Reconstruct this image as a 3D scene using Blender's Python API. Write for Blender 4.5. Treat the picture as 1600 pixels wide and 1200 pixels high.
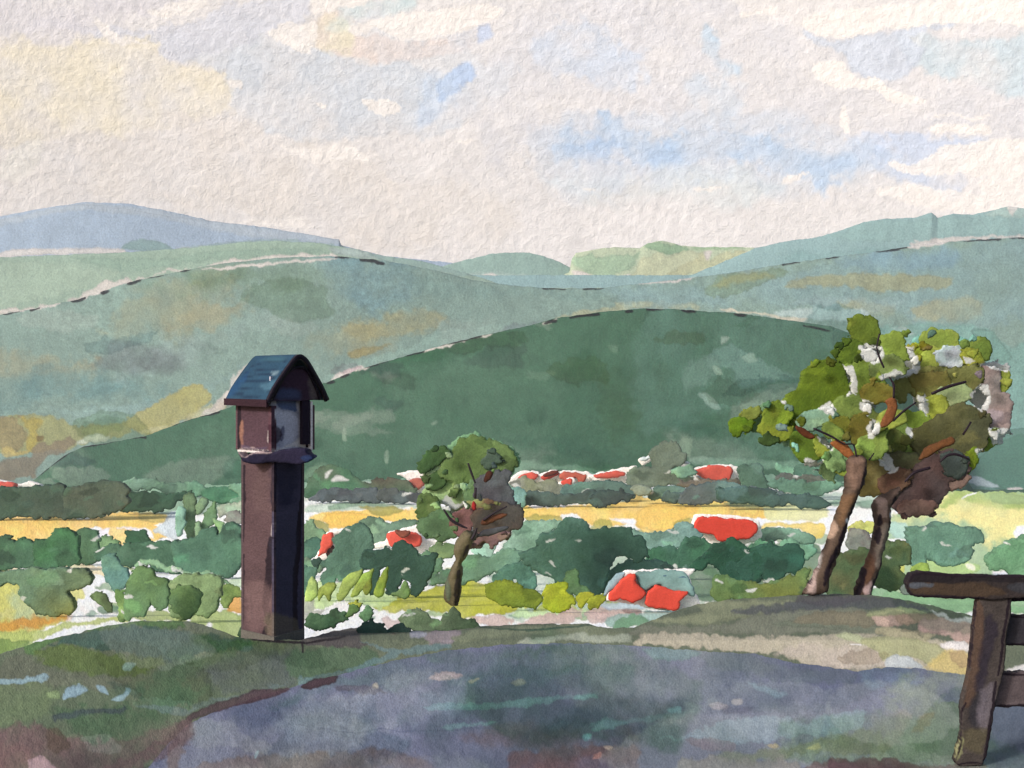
import bpy, math
import numpy as np
from math import radians as R
# ------------------------------------------------------------------ camera, world, sun
for o in list(bpy.data.objects): bpy.data.objects.remove(o)
SC = bpy.context.scene; COL = SC.collection
F = 1600.0            # focal length in photo pixels (photo 1600 x 1200)
CZ = 2.6              # eye height
cam_d = bpy.data.cameras.new('camera'); cam = bpy.data.objects.new('camera', cam_d); COL.objects.link(cam)
cam.location = (0, 0, CZ); cam.rotation_euler = (R(90), 0, 0)
cam_d.sensor_width = 36.0; cam_d.lens = 36.0 * F / 1600.0
cam_d.clip_start = 0.1; cam_d.clip_end = 20000
SC.camera = cam
SUN_EL = 30.0; SUN_AZ = 231.0     # compass from +Y clockwise: behind the camera and to the left
w = bpy.data.worlds.new('World'); SC.world = w; w.use_nodes = True
nt = w.node_tree; bg = nt.nodes['Background']
sky = nt.nodes.new('ShaderNodeTexSky'); sky.sky_type = 'NISHITA'; sky.sun_disc = False
sky.sun_elevation = R(SUN_EL); sky.sun_rotation = R(SUN_AZ)
sky.air_density = 1.0; sky.dust_density = 3.0; sky.ozone_density = 1.0
nt.links.new(sky.outputs[0], bg.inputs[0]); bg.inputs[1].default_value = 0.15
sl = bpy.data.lights.new('sun', 'SUN'); sl.energy = 3.0; sl.angle = R(8.0); sl.color = (1.0, 0.965, 0.925)
so = bpy.data.objects.new('sun', sl); COL.objects.link(so)
az, el = R(SUN_AZ), R(SUN_EL)
from mathutils import Vector
sd = Vector((math.sin(az) * math.cos(el), math.cos(az) * math.cos(el), math.sin(el)))
so.rotation_euler = sd.to_track_quat('Z', 'Y').to_euler()
so.location = sd * 50
SC.view_settings.view_transform = 'Standard'; SC.view_settings.look = 'None'
SC.view_settings.exposure = 0.2; SC.view_settings.gamma = 1.0
SC.render.resolution_x = 1024; SC.render.resolution_y = 768

# ------------------------------------------------------------------ helpers
def tag(o, label=None, cat=None, group=None, kind=None):
    if label: o['label'] = label
    if cat: o['category'] = cat
    if group: o['group'] = group
    if kind: o['kind'] = kind
    return o
def empty(name, loc, label, cat, group=None):
    o = bpy.data.objects.new(name, None); COL.objects.link(o); o.location = loc
    return tag(o, label, cat, group)

def _h(ix, iy, s):
    n = (ix.astype(np.int64) * 374761393 + iy.astype(np.int64) * 668265263 + s * 144269504) & 0x7fffffff
    n = ((n ^ (n >> 13)) * 1274126177) & 0x7fffffff
    n = (n ^ (n >> 16)) & 0xffff
    return n / 65535.0
def vn(x, y, s=0):
    ix = np.floor(x); iy = np.floor(y); fx = x - ix; fy = y - iy
    fx = fx * fx * (3 - 2 * fx); fy = fy * fy * (3 - 2 * fy)
    a = _h(ix, iy, s); b = _h(ix + 1, iy, s); c = _h(ix, iy + 1, s); d = _h(ix + 1, iy + 1, s)
    return (a + (b - a) * fx) * (1 - fy) + (c + (d - c) * fx) * fy
def fbm(x, y, sc, s=0, o=4):
    t = 0; a = 1; n = 0; x = x / sc; y = y / sc
    for k in range(o):
        t = t + a * vn(x + 17.3 * k, y - 9.1 * k, s + k * 7); n += a; a *= 0.55; x = x * 2.03; y = y * 2.03
    return t / n * 2 - 1
def lin(c):
    c = np.asarray(c, float) / 255.0
    return np.where(c < 0.04045, c / 12.92, ((c + 0.055) / 1.055) ** 2.4)

def Z(reg, pts):
    ox, oy, s = REG[reg]
    return [(ox + x / s, oy + y / s) for x, y in pts]
REG = dict(R1=(0, 600, 4), R4=(460, 640, 4), R5=(780, 670, 4), R6=(1100, 470, 3.2), R7=(1100, 700, 3.2), R8=(1350, 850, 3.428),
           B1=(0, 840, 3.3333), B2=(450, 860, 3.2), B3=(900, 880, 2.6667), H1=(0, 300, 2.6667), H2=(500, 300, 2.6667),
           H3=(1000, 280, 2.6667), S1=(0, 0, 2), S2=(800, 0, 2), R2=(300, 520, 5.3333), R3=(300, 720, 3.693), G=(0, 0, 1))

def smooth(pts, closed=True, n=3):
    p = np.array(pts, float)
    if len(p) < 3: return p
    out = []; N = len(p); rng = range(N if closed else N - 1)
    for i in rng:
        if closed: a, b, c, d = p[i - 1], p[i], p[(i + 1) % N], p[(i + 2) % N]
        else: a, b, c, d = p[max(i - 1, 0)], p[i], p[i + 1], p[min(i + 2, N - 1)]
        for k in range(n):
            t = k / n
            out.append(_cr(a, b, c, d, t))
    if not closed: out.append(p[-1])
    return np.array(out)
def _cr(a, b, c, d, t):
    m1 = (c - a) * 0.42; m2 = (d - b) * 0.42
    return (2 * t**3 - 3 * t * t + 1) * b + (t**3 - 2 * t * t + t) * m1 + (-2 * t**3 + 3 * t * t) * c + (t**3 - t * t) * m2

def sdf(poly, x, y):
    d = np.full(x.shape, 1e18); ins = np.zeros(x.shape, bool); N = len(poly)
    for i in range(N):
        ax, ay = poly[i - 1]; bx, by = poly[i]
        ex, ey = bx - ax, by - ay; L = ex * ex + ey * ey
        if L < 1e-12: continue
        t = np.clip(((x - ax) * ex + (y - ay) * ey) / L, 0, 1)
        dx = x - ax - t * ex; dy = y - ay - t * ey
        d = np.minimum(d, dx * dx + dy * dy)
        if ay != by:
            c = ((ay > y) != (by > y)) & (x < ex * (y - ay) / (by - ay) + ax)
            ins ^= c
    d = np.sqrt(d)
    return np.where(ins, -d, d)
def ldist(pl, x, y):
    d = np.full(x.shape, 1e18); tt = np.zeros(x.shape); N = len(pl)
    for i in range(N - 1):
        ax, ay = pl[i]; bx, by = pl[i + 1]; ex, ey = bx - ax, by - ay; L = max(ex * ex + ey * ey, 1e-9)
        t = np.clip(((x - ax) * ex + (y - ay) * ey) / L, 0, 1)
        q = np.hypot(x - ax - t * ex, y - ay - t * ey)
        m = q < d; d = np.where(m, q, d); tt = np.where(m, (i + t) / (N - 1), tt)
    return d, tt

# strokes: each is a patch of pigment lying on a surface
def P(reg, pts, col, a=0.92, edge=0.16, rough=3.0, soft=1.3, mott=0.10, mul=False):
    return dict(k='P', p=smooth(Z(reg, pts)), c=col, a=a, e=edge * 1.75, r=rough, s=soft, m=mott, mul=mul)
def L(reg, pts, col=(14, 8, 18), w=1.6, a=0.95, rough=0.8):
    return dict(k='L', p=smooth(Z(reg, pts), False), c=col, w=w, a=a, r=rough)
_seed = [11]
def paint(x, y, base, strokes):
    """x, y: pigment coordinates of the vertices; base: N x 3 linear colour."""
    c = base
    for st in strokes:
        _seed[0] += 13; sdv = _seed[0]
        pad = (st.get('s', 2) * 5 + st['r'] * 3 + 4 + st.get('w', 0) * 2)
        lo = st['p'].min(0) - pad; hi = st['p'].max(0) + pad
        m = np.nonzero((x > lo[0]) & (x < hi[0]) & (y > lo[1]) & (y < hi[1]))[0]
        if not len(m): continue
        X = x[m]; Y = y[m]; r = st['r']
        sf = max(st.get('s', 1) - 3, 0)
        wx = X + r * 1.9 * fbm(X, Y, 11, sdv, 5) + (r * 1.1 + sf) * fbm(X, Y, 45, sdv + 3, 2) + 2.6 * sf * fbm(X, Y, 100, sdv + 4, 3)
        wy = Y + r * 1.9 * fbm(X, Y, 11, sdv + 5, 5) + (r * 1.1 + sf) * fbm(X, Y, 45, sdv + 8, 2) + 2.0 * sf * fbm(X, Y, 100, sdv + 7, 3)
        col = lin(st['c'])
        if st['k'] == 'P':
            s = sdf(st['p'], wx, wy)
            t = np.clip(0.5 - s / (2 * st['s']), 0, 1); al = t * t * (3 - 2 * t) * st['a']
            mm = 1 + st['m'] * fbm(X, Y, 26, sdv + 21, 4) * 1.6
            ed = 1 - st['e'] * np.exp(-np.abs(s + 1.2) / 1.5) * (0.55 + 0.45 * fbm(X, Y, 30, sdv + 2, 2)) * 1.3 + st['e'] * .18 * np.exp(-np.abs(s + 6) / 4)
            al = al * (1 + .12 * fbm(X, Y, 34, sdv + 31, 3) * (st['s'] < 6))
            if st['s'] >= 5: al = al * np.clip(.82 + 1.0 * fbm(X, Y, 55, sdv + 33, 5), 0, 1.15)
            f = (mm * ed)[:, None] * col[None, :]
            if st['mul']: f = f * c[m]
        else:
            d, tt = ldist(st['p'], wx, wy)
            ww = st['w'] * (0.55 + 0.45 * np.sin(np.clip(tt, 0.02, .98) * np.pi) ** .5) * (1 + .3 * fbm(X, Y, 6, sdv + 4, 2))
            al = np.clip((ww - d) / 1.0 + .5, 0, 1) * st['a']
            f = np.broadcast_to(col, (len(m), 3))
        al = np.clip(al, 0, 1)[:, None]
        c[m] = c[m] * (1 - al) + f * al
    return c

# ------------------------------------------------------------------ materials
def wc_mat(name, bump=1.0, gran=0.10, rough=0.9, scale=1.0, stretch=(1, 1)):
    m = bpy.data.materials.new(name); m.use_nodes = True; n = m.node_tree; N = n.nodes; K = n.links
    b = N['Principled BSDF']; b.inputs['Roughness'].default_value = rough
    b.inputs['Specular IOR Level'].default_value = 0.15
    ac = N.new('ShaderNodeAttribute'); ac.attribute_name = 'pigment'
    ag = N.new('ShaderNodeAttribute'); ag.attribute_name = 'grain'
    gs = N.new('ShaderNodeAttribute'); gs.attribute_name = 'grain_size'
    mp = N.new('ShaderNodeMapping'); mp.inputs['Scale'].default_value = (stretch[0] * scale, stretch[1] * scale, 1)
    mp.inputs['Rotation'].default_value = (0, 0, R(28))
    K.new(ag.outputs['Vector'], mp.inputs['Vector'])
    t1 = N.new('ShaderNodeTexNoise'); t1.inputs['Scale'].default_value = 6.5; t1.inputs['Detail'].default_value = 4.0; t1.inputs['Roughness'].default_value = 0.55
    K.new(mp.outputs[0], t1.inputs['Vector'])
    t2 = N.new('ShaderNodeTexNoise'); t2.inputs['Scale'].default_value = 34.0; t2.inputs['Detail'].default_value = 3.0; t2.inputs['Roughness'].default_value = 0.6
    K.new(ag.outputs['Vector'], t2.inputs['Vector'])
    h = N.new('ShaderNodeMath'); h.operation = 'MULTIPLY'; h.inputs[1].default_value = 3.0 * bump
    K.new(t1.outputs[0], h.inputs[0])
    h2 = N.new('ShaderNodeMath'); h2.operation = 'MULTIPLY_ADD'; h2.inputs[1].default_value = 0.8 * bump
    K.new(t2.outputs[0], h2.inputs[0]); K.new(h.outputs[0], h2.inputs[2])
    h3 = N.new('ShaderNodeMath'); h3.operation = 'MULTIPLY'; K.new(h2.outputs[0], h3.inputs[0]); K.new(gs.outputs['Fac'], h3.inputs[1])
    bp = N.new('ShaderNodeBump'); bp.inputs['Strength'].default_value = 1.0; bp.inputs['Distance'].default_value = 1.0
    K.new(h3.outputs[0], bp.inputs['Height']); K.new(bp.outputs[0], b.inputs['Normal'])
    # pigment granulation
    mr = N.new('ShaderNodeMapRange'); mr.inputs['From Min'].default_value = 0.3; mr.inputs['From Max'].default_value = 0.7
    mr.inputs['To Min'].default_value = 1 + gran; mr.inputs['To Max'].default_value = 1 - gran
    K.new(t2.outputs[0], mr.inputs['Value'])
    vm = N.new('ShaderNodeVectorMath'); vm.operation = 'SCALE'
    K.new(ac.outputs['Color'], vm.inputs[0]); K.new(mr.outputs[0], vm.inputs['Scale']); K.new(vm.outputs[0], b.inputs['Base Color'])
    return m
PIG = dict(painted_foliage=(.67,.71,.73), painted_wood=(.7,.72,.75), painted_stone=(.88,.88,.88), painted_roof=(.64,.74,.78), painted_sky=(1.02,1.02,1.02), painted_field=(1.22,1.22,1.22), painted_hill=(.64,.62,.62), painted_ground=(.86,.86,.85))
M_SKY = wc_mat('painted_sky', 0.85, 0.02)
M_HILL = wc_mat('painted_hill', 0.85, 0.17)
M_GROUND = wc_mat('painted_ground', 0.9, 0.17)
M_FIELD = wc_mat('painted_field', 0.7, 0.12)
M_LEAF = wc_mat('painted_foliage', 0.9, 0.15)
M_WOOD = wc_mat('painted_wood', 0.8, 0.2, 0.8)
M_STONE = wc_mat('painted_stone', 0.8, 0.2, 0.85)
M_ROOF = wc_mat('painted_roof', 0.5, 0.10, 0.75)
M_INK = wc_mat('black_ink', 0.4, 0.25, 0.5)

def make_mesh(name, verts, faces, mat, px, py, gsz, col, parent=None, smooth_=True):
    me = bpy.data.meshes.new(name)
    col = np.asarray(col) * np.array(PIG.get(mat.name, (1, 1, 1)))
    verts = np.asarray(verts, np.float32)
    quads, tris = faces
    nq = len(quads); ntr = len(tris)
    me.vertices.add(len(verts)); me.vertices.foreach_set('co', verts.ravel())
    me.loops.add(nq * 4 + ntr * 3); me.polygons.add(nq + ntr)
    li = np.concatenate([np.asarray(quads, np.int32).ravel(), np.asarray(tris, np.int32).ravel()]).astype(np.int32)
    me.loops.foreach_set('vertex_index', li)
    ls = np.concatenate([np.arange(nq) * 4, nq * 4 + np.arange(ntr) * 3]).astype(np.int32)
    me.polygons.foreach_set('loop_start', ls)
    me.polygons.foreach_set('use_smooth', np.full(nq + ntr, smooth_))
    me.update(calc_edges=True); me.validate()
    if len(me.vertices) == len(verts):
        a = me.attributes.new('pigment', 'FLOAT_COLOR', 'POINT')
        a.data.foreach_set('color', np.concatenate([np.clip(col, 0.004, 0.88), np.ones((len(col), 1))], 1).astype(np.float32).ravel())
        g = me.attributes.new('grain', 'FLOAT_VECTOR', 'POINT')
        g.data.foreach_set('vector', np.stack([px * .01, py * .01, np.zeros_like(px)], 1).astype(np.float32).ravel())
        s = me.attributes.new('grain_size', 'FLOAT', 'POINT'); s.data.foreach_set('value', np.asarray(gsz, np.float32))
    me.materials.append(mat)
    o = bpy.data.objects.new(name, me); COL.objects.link(o)
    if parent: o.parent = parent; o.matrix_parent_inverse = __import__('mathutils').Matrix.Translation(-parent.location)
    return o
def W(px, py, Y):
    px = np.asarray(px, float); py = np.asarray(py, float); Y = np.asarray(Y, float) + 0 * px
    return np.stack([(px - 800) / F * Y, Y, CZ - (py - 600) / F * Y], -1)

# distances that follow the run of the land
_vp = np.array([735, 760, 800, 850, 900, 920, 945, 985, 1010, 1060.]); _vy = np.array([900, 680, 520, 380, 240, 175, 120, 45, 26, 17.])
def valley_Y(py): return np.exp(np.interp(py, _vp, np.log(_vy)))
_tp = np.array([915, 935, 960, 1000, 1060, 1200, 1320.]); _ty = np.array([21.0, 18.0, 14.0, 10.4, 9.04, 6.93, 5.78])
def terrace_Y(py): return np.interp(py, _tp, _ty)

def sheet(name, top, bot, Yf, base, strokes, mat, step=1.6, x0=-500, x1=2100, nrow=None, rough_top=1.0, back=None, xout=24, label=None, glaze=None, texture=.10, over=()):
    """A land form given by its skyline, its foot, and its distance over its height."""
    xs = np.concatenate([np.arange(x0, -12, xout), np.arange(-12, 1612, step), np.arange(1612, x1, xout)])
    tp = np.interp(xs, *zip(*top)); bt = np.interp(xs, *zip(*bot))
    _seed[0] += 5
    jag = rough_top * fbm(xs, xs * 0, 9, _seed[0], 3)
    bt = np.maximum(bt, tp + 1)
    n = nrow or int(np.max(bt - tp) / step) + 2
    t = np.linspace(0, 1, n)[:, None]
    py = tp[None] + (bt - tp)[None] * t + jag[None] * np.exp(-(bt - tp)[None] * t / 5.0); px = np.broadcast_to(xs[None], py.shape)
    Yv = Yf(px, py, t + 0 * py)
    V = W(px, py, Yv)
    c = np.broadcast_to(lin(base), (py.size, 3)).copy()
    X = px.ravel(); Yp = py.ravel()
    c *= (1 + .10 * fbm(X, Yp, 60, _seed[0] + 1, 4) + .06 * fbm(X, Yp, 12, _seed[0] + 2, 3))[:, None]
    c = paint(X, Yp, c, strokes)
    if glaze:      # thin overlapping washes of the same pigment, some with a hard dried edge
        rg = np.random.RandomState(_seed[0]); gl = []
        vis = (X > -60) & (X < 1660); ii = np.nonzero(vis)[0]
        for k in range(glaze[0]):
            j = ii[rg.randint(len(ii))]; rr = rg.uniform(glaze[1], glaze[2]); asp = rg.uniform(.22, .5); sh = rg.uniform(-.25, .25)
            pts = []
            for t_ in np.arange(0, 6.2, .7):
                q = rr * rg.uniform(.75, 1.5); pts.append((X[j] + q * math.cos(t_), Yp[j] + q * asp * math.sin(t_) + sh * q * math.cos(t_)))
            dk = rg.rand() < .7
            colr = (rg.uniform(196, 230), rg.uniform(210, 236), rg.uniform(200, 230)) if dk else tuple(np.clip(np.array([215, 222, 210]) * rg.uniform(.85, 1.05), 0, 255))
            gl.append(P('G', pts, colr, a=(.85 if dk else .12), soft=rg.choice(glaze[3] if len(glaze) > 3 else [1.2, 3, 9]), rough=rg.uniform(3, 6), edge=.14, mott=.12, mul=dk))
        c = paint(X, Yp, c, gl)
    tex = fbm(X * .75 + Yp * .5, Yp - X * .35, 5.0, _seed[0] + 5, 3) * np.clip(.5 + 1.2 * fbm(X, Yp, 80, _seed[0] + 6, 2), 0, 1.3)
    c *= (1 + texture * tex + texture * .6 * fbm(X * .7 + Yp * .7, Yp * .7 - X * .7, 16, _seed[0] + 7, 3))[:, None]
    c = paint(X, Yp, c, over)
    nx = len(xs); idx = np.arange(n * nx).reshape(n, nx)
    q = np.stack([idx[:-1, :-1], idx[1:, :-1], idx[1:, 1:], idx[:-1, 1:]], -1).reshape(-1, 4)
    V = V.reshape(-1, 3); gs = Yv.ravel() / F
    if back is not None:      # the far side of the land form falls away
        bv = V[idx[0]].copy()
        B = []
        for k, (dy, dz) in enumerate(back):
            v = bv.copy(); v[:, 1] += dy; v[:, 2] += dz; v[:, 0] *= (1 + dy / bv[:, 1]); B.append(v)
        nb = len(V); V = np.concatenate([V] + B)
        prev = idx[0]
        qs = [q]
        for k in range(len(back)):
            cur = nb + k * nx + np.arange(nx)
            qs.append(np.stack([cur[:-1], prev[:-1], prev[1:], cur[1:]], -1)); prev = cur
        q = np.concatenate(qs)
        r = len(back); c = np.concatenate([c] + [c[idx[0]]] * r); X = np.concatenate([X] + [xs] * r); Yp = np.concatenate([Yp] + [tp] * r); gs = np.concatenate([gs] + [gs[idx[0]]] * r)
    o = make_mesh(name, V, (q, np.zeros((0, 3), int)), mat, X, Yp, gs, c)
    return tag(o, kind='structure')

def blob(name, reg, pts, col, Y, mat=None, parent=None, thick=0.5, flat=None, h=None, rough=2.4, edge=0.52, col2=None, mott=0.2, strokes=(), seed=None, grow=1.2, raw=False, back=None, relief=2.0, flecks=False):
    """A rounded closed solid with the traced outline, its own distance Y and real thickness."""
    if mat is None: mat = M_LEAF
    poly = smooth(Z(reg, pts)) if not raw else np.array(Z(reg, pts), float)
    lo = poly.min(0); hi = poly.max(0); size = max(hi - lo)
    h = h or min(max(1.1, size / 130), 1.7)
    _seed[0] += 17; sv = _seed[0] if seed is None else seed
    xs = np.arange(lo[0] - rough * 2 - 2 * h, hi[0] + rough * 2 + 2 * h, h); ys = np.arange(lo[1] - rough * 2 - 2 * h, hi[1] + rough * 2 + 2 * h, h)
    px, py = np.meshgrid(xs, ys)
    def field(x, y):
        wx = x + rough * 1.9 * fbm(x, y, 9, sv, 5) + rough * 1.0 * fbm(x, y, 30, sv + 3, 2)
        wy = y + rough * 1.9 * fbm(x, y, 9, sv + 5, 5) + rough * 1.0 * fbm(x, y, 30, sv + 9, 2)
        return sdf(poly, wx, wy) - grow
    s = field(px, py)
    keep = s < 0
    ny, nx = s.shape; idx = np.arange(nx * ny).reshape(ny, nx)
    a, b, c_, d = idx[:-1, :-1], idx[1:, :-1], idx[1:, 1:], idx[:-1, 1:]
    k = keep.ravel(); ka, kb, kc, kd = k[a], k[b], k[c_], k[d]
    al = ka & kb & kc & kd
    q = np.stack([a[al], b[al], c_[al], d[al]], -1)
    T = []
    for m, tri in (((~ka) & kb & kc & kd, (b, c_, d)), (ka & (~kb) & kc & kd, (a, c_, d)), (ka & kb & (~kc) & kd, (a, b, d)), (ka & kb & kc & (~kd), (a, b, c_))):
        T.append(np.stack([tri[0][m], tri[1][m], tri[2][m]], -1))
    t = np.concatenate(T)
    used = np.unique(np.concatenate([q.ravel(), t.ravel()]))
    if len(used) < 4: return None
    # boundary verts: used verts next to an edge used once
    E = np.concatenate([q[:, [0, 1]], q[:, [1, 2]], q[:, [2, 3]], q[:, [3, 0]], t[:, [0, 1]], t[:, [1, 2]], t[:, [2, 0]]])
    E.sort(1); key = E[:, 0].astype(np.int64) * (nx * ny) + E[:, 1]
    u, cnt = np.unique(key, return_counts=True); be = u[cnt == 1]
    bv = np.unique(np.concatenate([be // (nx * ny), be % (nx * ny)]))
    gy, gx = np.gradient(s, h); gl = np.hypot(gx, gy) + 1e-6
    X = px.ravel().copy(); Yp = py.ravel().copy(); S = s.ravel().copy()
    mv = np.clip(-S[bv], 0, h * 1.3) / gl.ravel()[bv]
    X[bv] += gx.ravel()[bv] / gl.ravel()[bv] * mv; Yp[bv] += gy.ravel()[bv] / gl.ravel()[bv] * mv
    dep = np.maximum(-S, 0); dmax = dep.max()
    Rr = min(flat if flat else 6.0, dmax * 0.9)
    Tf = min(thick * dmax, relief) * Y / F
    prof = np.sqrt(np.clip(1 - (1 - np.clip(dep / Rr, 0, 1)) ** 2, 0, 1))
    prof[bv] = 0
    Tm = thick * dmax * Y / F
    remap = -np.ones(nx * ny, int); remap[used] = np.arange(len(used))
    isb = np.zeros(nx * ny, bool); isb[bv] = True
    Xu, Yu, Pu, Su = X[used], Yp[used], prof[used], dep[used]
    w1 = W(Xu, Yu, Y); front = w1.copy(); front[:, 1] -= Pu * Tf * (1 + .15 * fbm(Xu, Yu, 15, sv + 1, 2))
    inner = ~isb[used]; rem2 = remap.copy(); rb = np.arange(len(used)); rb[inner] = len(used) + np.arange(inner.sum())
    bk = w1[inner].copy(); bk[:, 1] += Pu[inner] * (max(Tm, 6 * Y / F) if back is None else back * Y / F)
    V = np.concatenate([front, bk])
    qf = remap[q]; tf = remap[t]
    qb = rb[qf][:, ::-1]; tb = rb[tf][:, ::-1]
    # colour
    c0 = lin(col)
    cc = np.broadcast_to(c0, (len(used), 3)).copy()
    rg = np.random.RandomState(sv)
    if col2 is None and mat is M_LEAF and min(col) < 205: col2 = np.clip(np.array(col) * rg.uniform(.82, 1.18) * rg.uniform(.93, 1.07, 3), 5, 250)
    if col2 is not None:
        c2 = lin(col2); g = np.clip(.5 + 1.1 * fbm(Xu, Yu, max(size * .5, 12), sv + 40, 3), 0, 1)[:, None]; cc = cc * (1 - g) + c2 * g
    cc *= (1 + mott * 1.5 * fbm(Xu, Yu, 17, sv + 50, 4) + mott * .8 * fbm(Xu, Yu, 50, sv + 54, 2))[:, None]
    ed = 1 - edge * 1.5 * np.exp(-Su / 1.6) * np.clip(.6 + .6 * fbm(Xu, Yu, 28, sv + 60, 2), 0, 1.2) + edge * .25 * np.exp(-np.abs(Su - 6) / 4)
    cc *= ed[:, None]
    if mat is M_LEAF and size > 34 and min(col) < 205:      # overlapping glazes of the same pigment
        gl = []
        for _ in range(int(min(size / 34, 7))):
            cx, cy = rg.uniform(lo[0], hi[0]), rg.uniform(lo[1], hi[1]); rr = rg.uniform(6, 15)
            gl.append(P('G', [(cx + rr * rg.uniform(.9, 1.9) * math.cos(t_), cy + rr * rg.uniform(.5, 1.1) * math.sin(t_)) for t_ in np.arange(0, 6.2, .8)], np.clip(np.array(col) * (rg.uniform(.68, .84) if _ % 3 else rg.uniform(1.12, 1.3)) * rg.uniform(.95, 1.06, 3), 5, 250), a=.55, rough=3, edge=.2, soft=rg.choice([1.2, 3.5])))
        if flecks and size > 45:      # unpainted slivers and pale dabs
            for _ in range(int(min(size / 40, 4))):
                j = rg.randint(len(Xu)); rr = rg.uniform(3, 7); wh = rg.rand() < .45; sh = rg.uniform(-.6, .6)
                gl.append(P('G', [(Xu[j] + rr * rg.uniform(.8, 1.8) * math.cos(t_), Yu[j] + rr * (rg.uniform(.3, .7) * math.sin(t_) + sh * math.cos(t_))) for t_ in np.arange(0, 6.2, .9)], (226,222,216) if wh else np.clip(np.array(col) * 1.25, 0, 235), a=(.9 if wh else .6), rough=3.5, edge=.1, soft=1.0))
        cc = paint(Xu, Yu, cc, gl)
    cc = paint(Xu, Yu, cc, strokes)
    C = np.concatenate([cc, cc[inner]]); XX = np.concatenate([Xu, Xu[inner]]); YY = np.concatenate([Yu, Yu[inner]])
    # orientation: front faces the viewer
    return make_mesh(name, V, (np.concatenate([qf, qb]), np.concatenate([tf, tb])), mat, XX, YY, np.full(len(V), Y / F), C, parent)
INKC0 = (30, 22, 30)
# ================================================================== SETTING
PAPER = (233, 227, 222)
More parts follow.
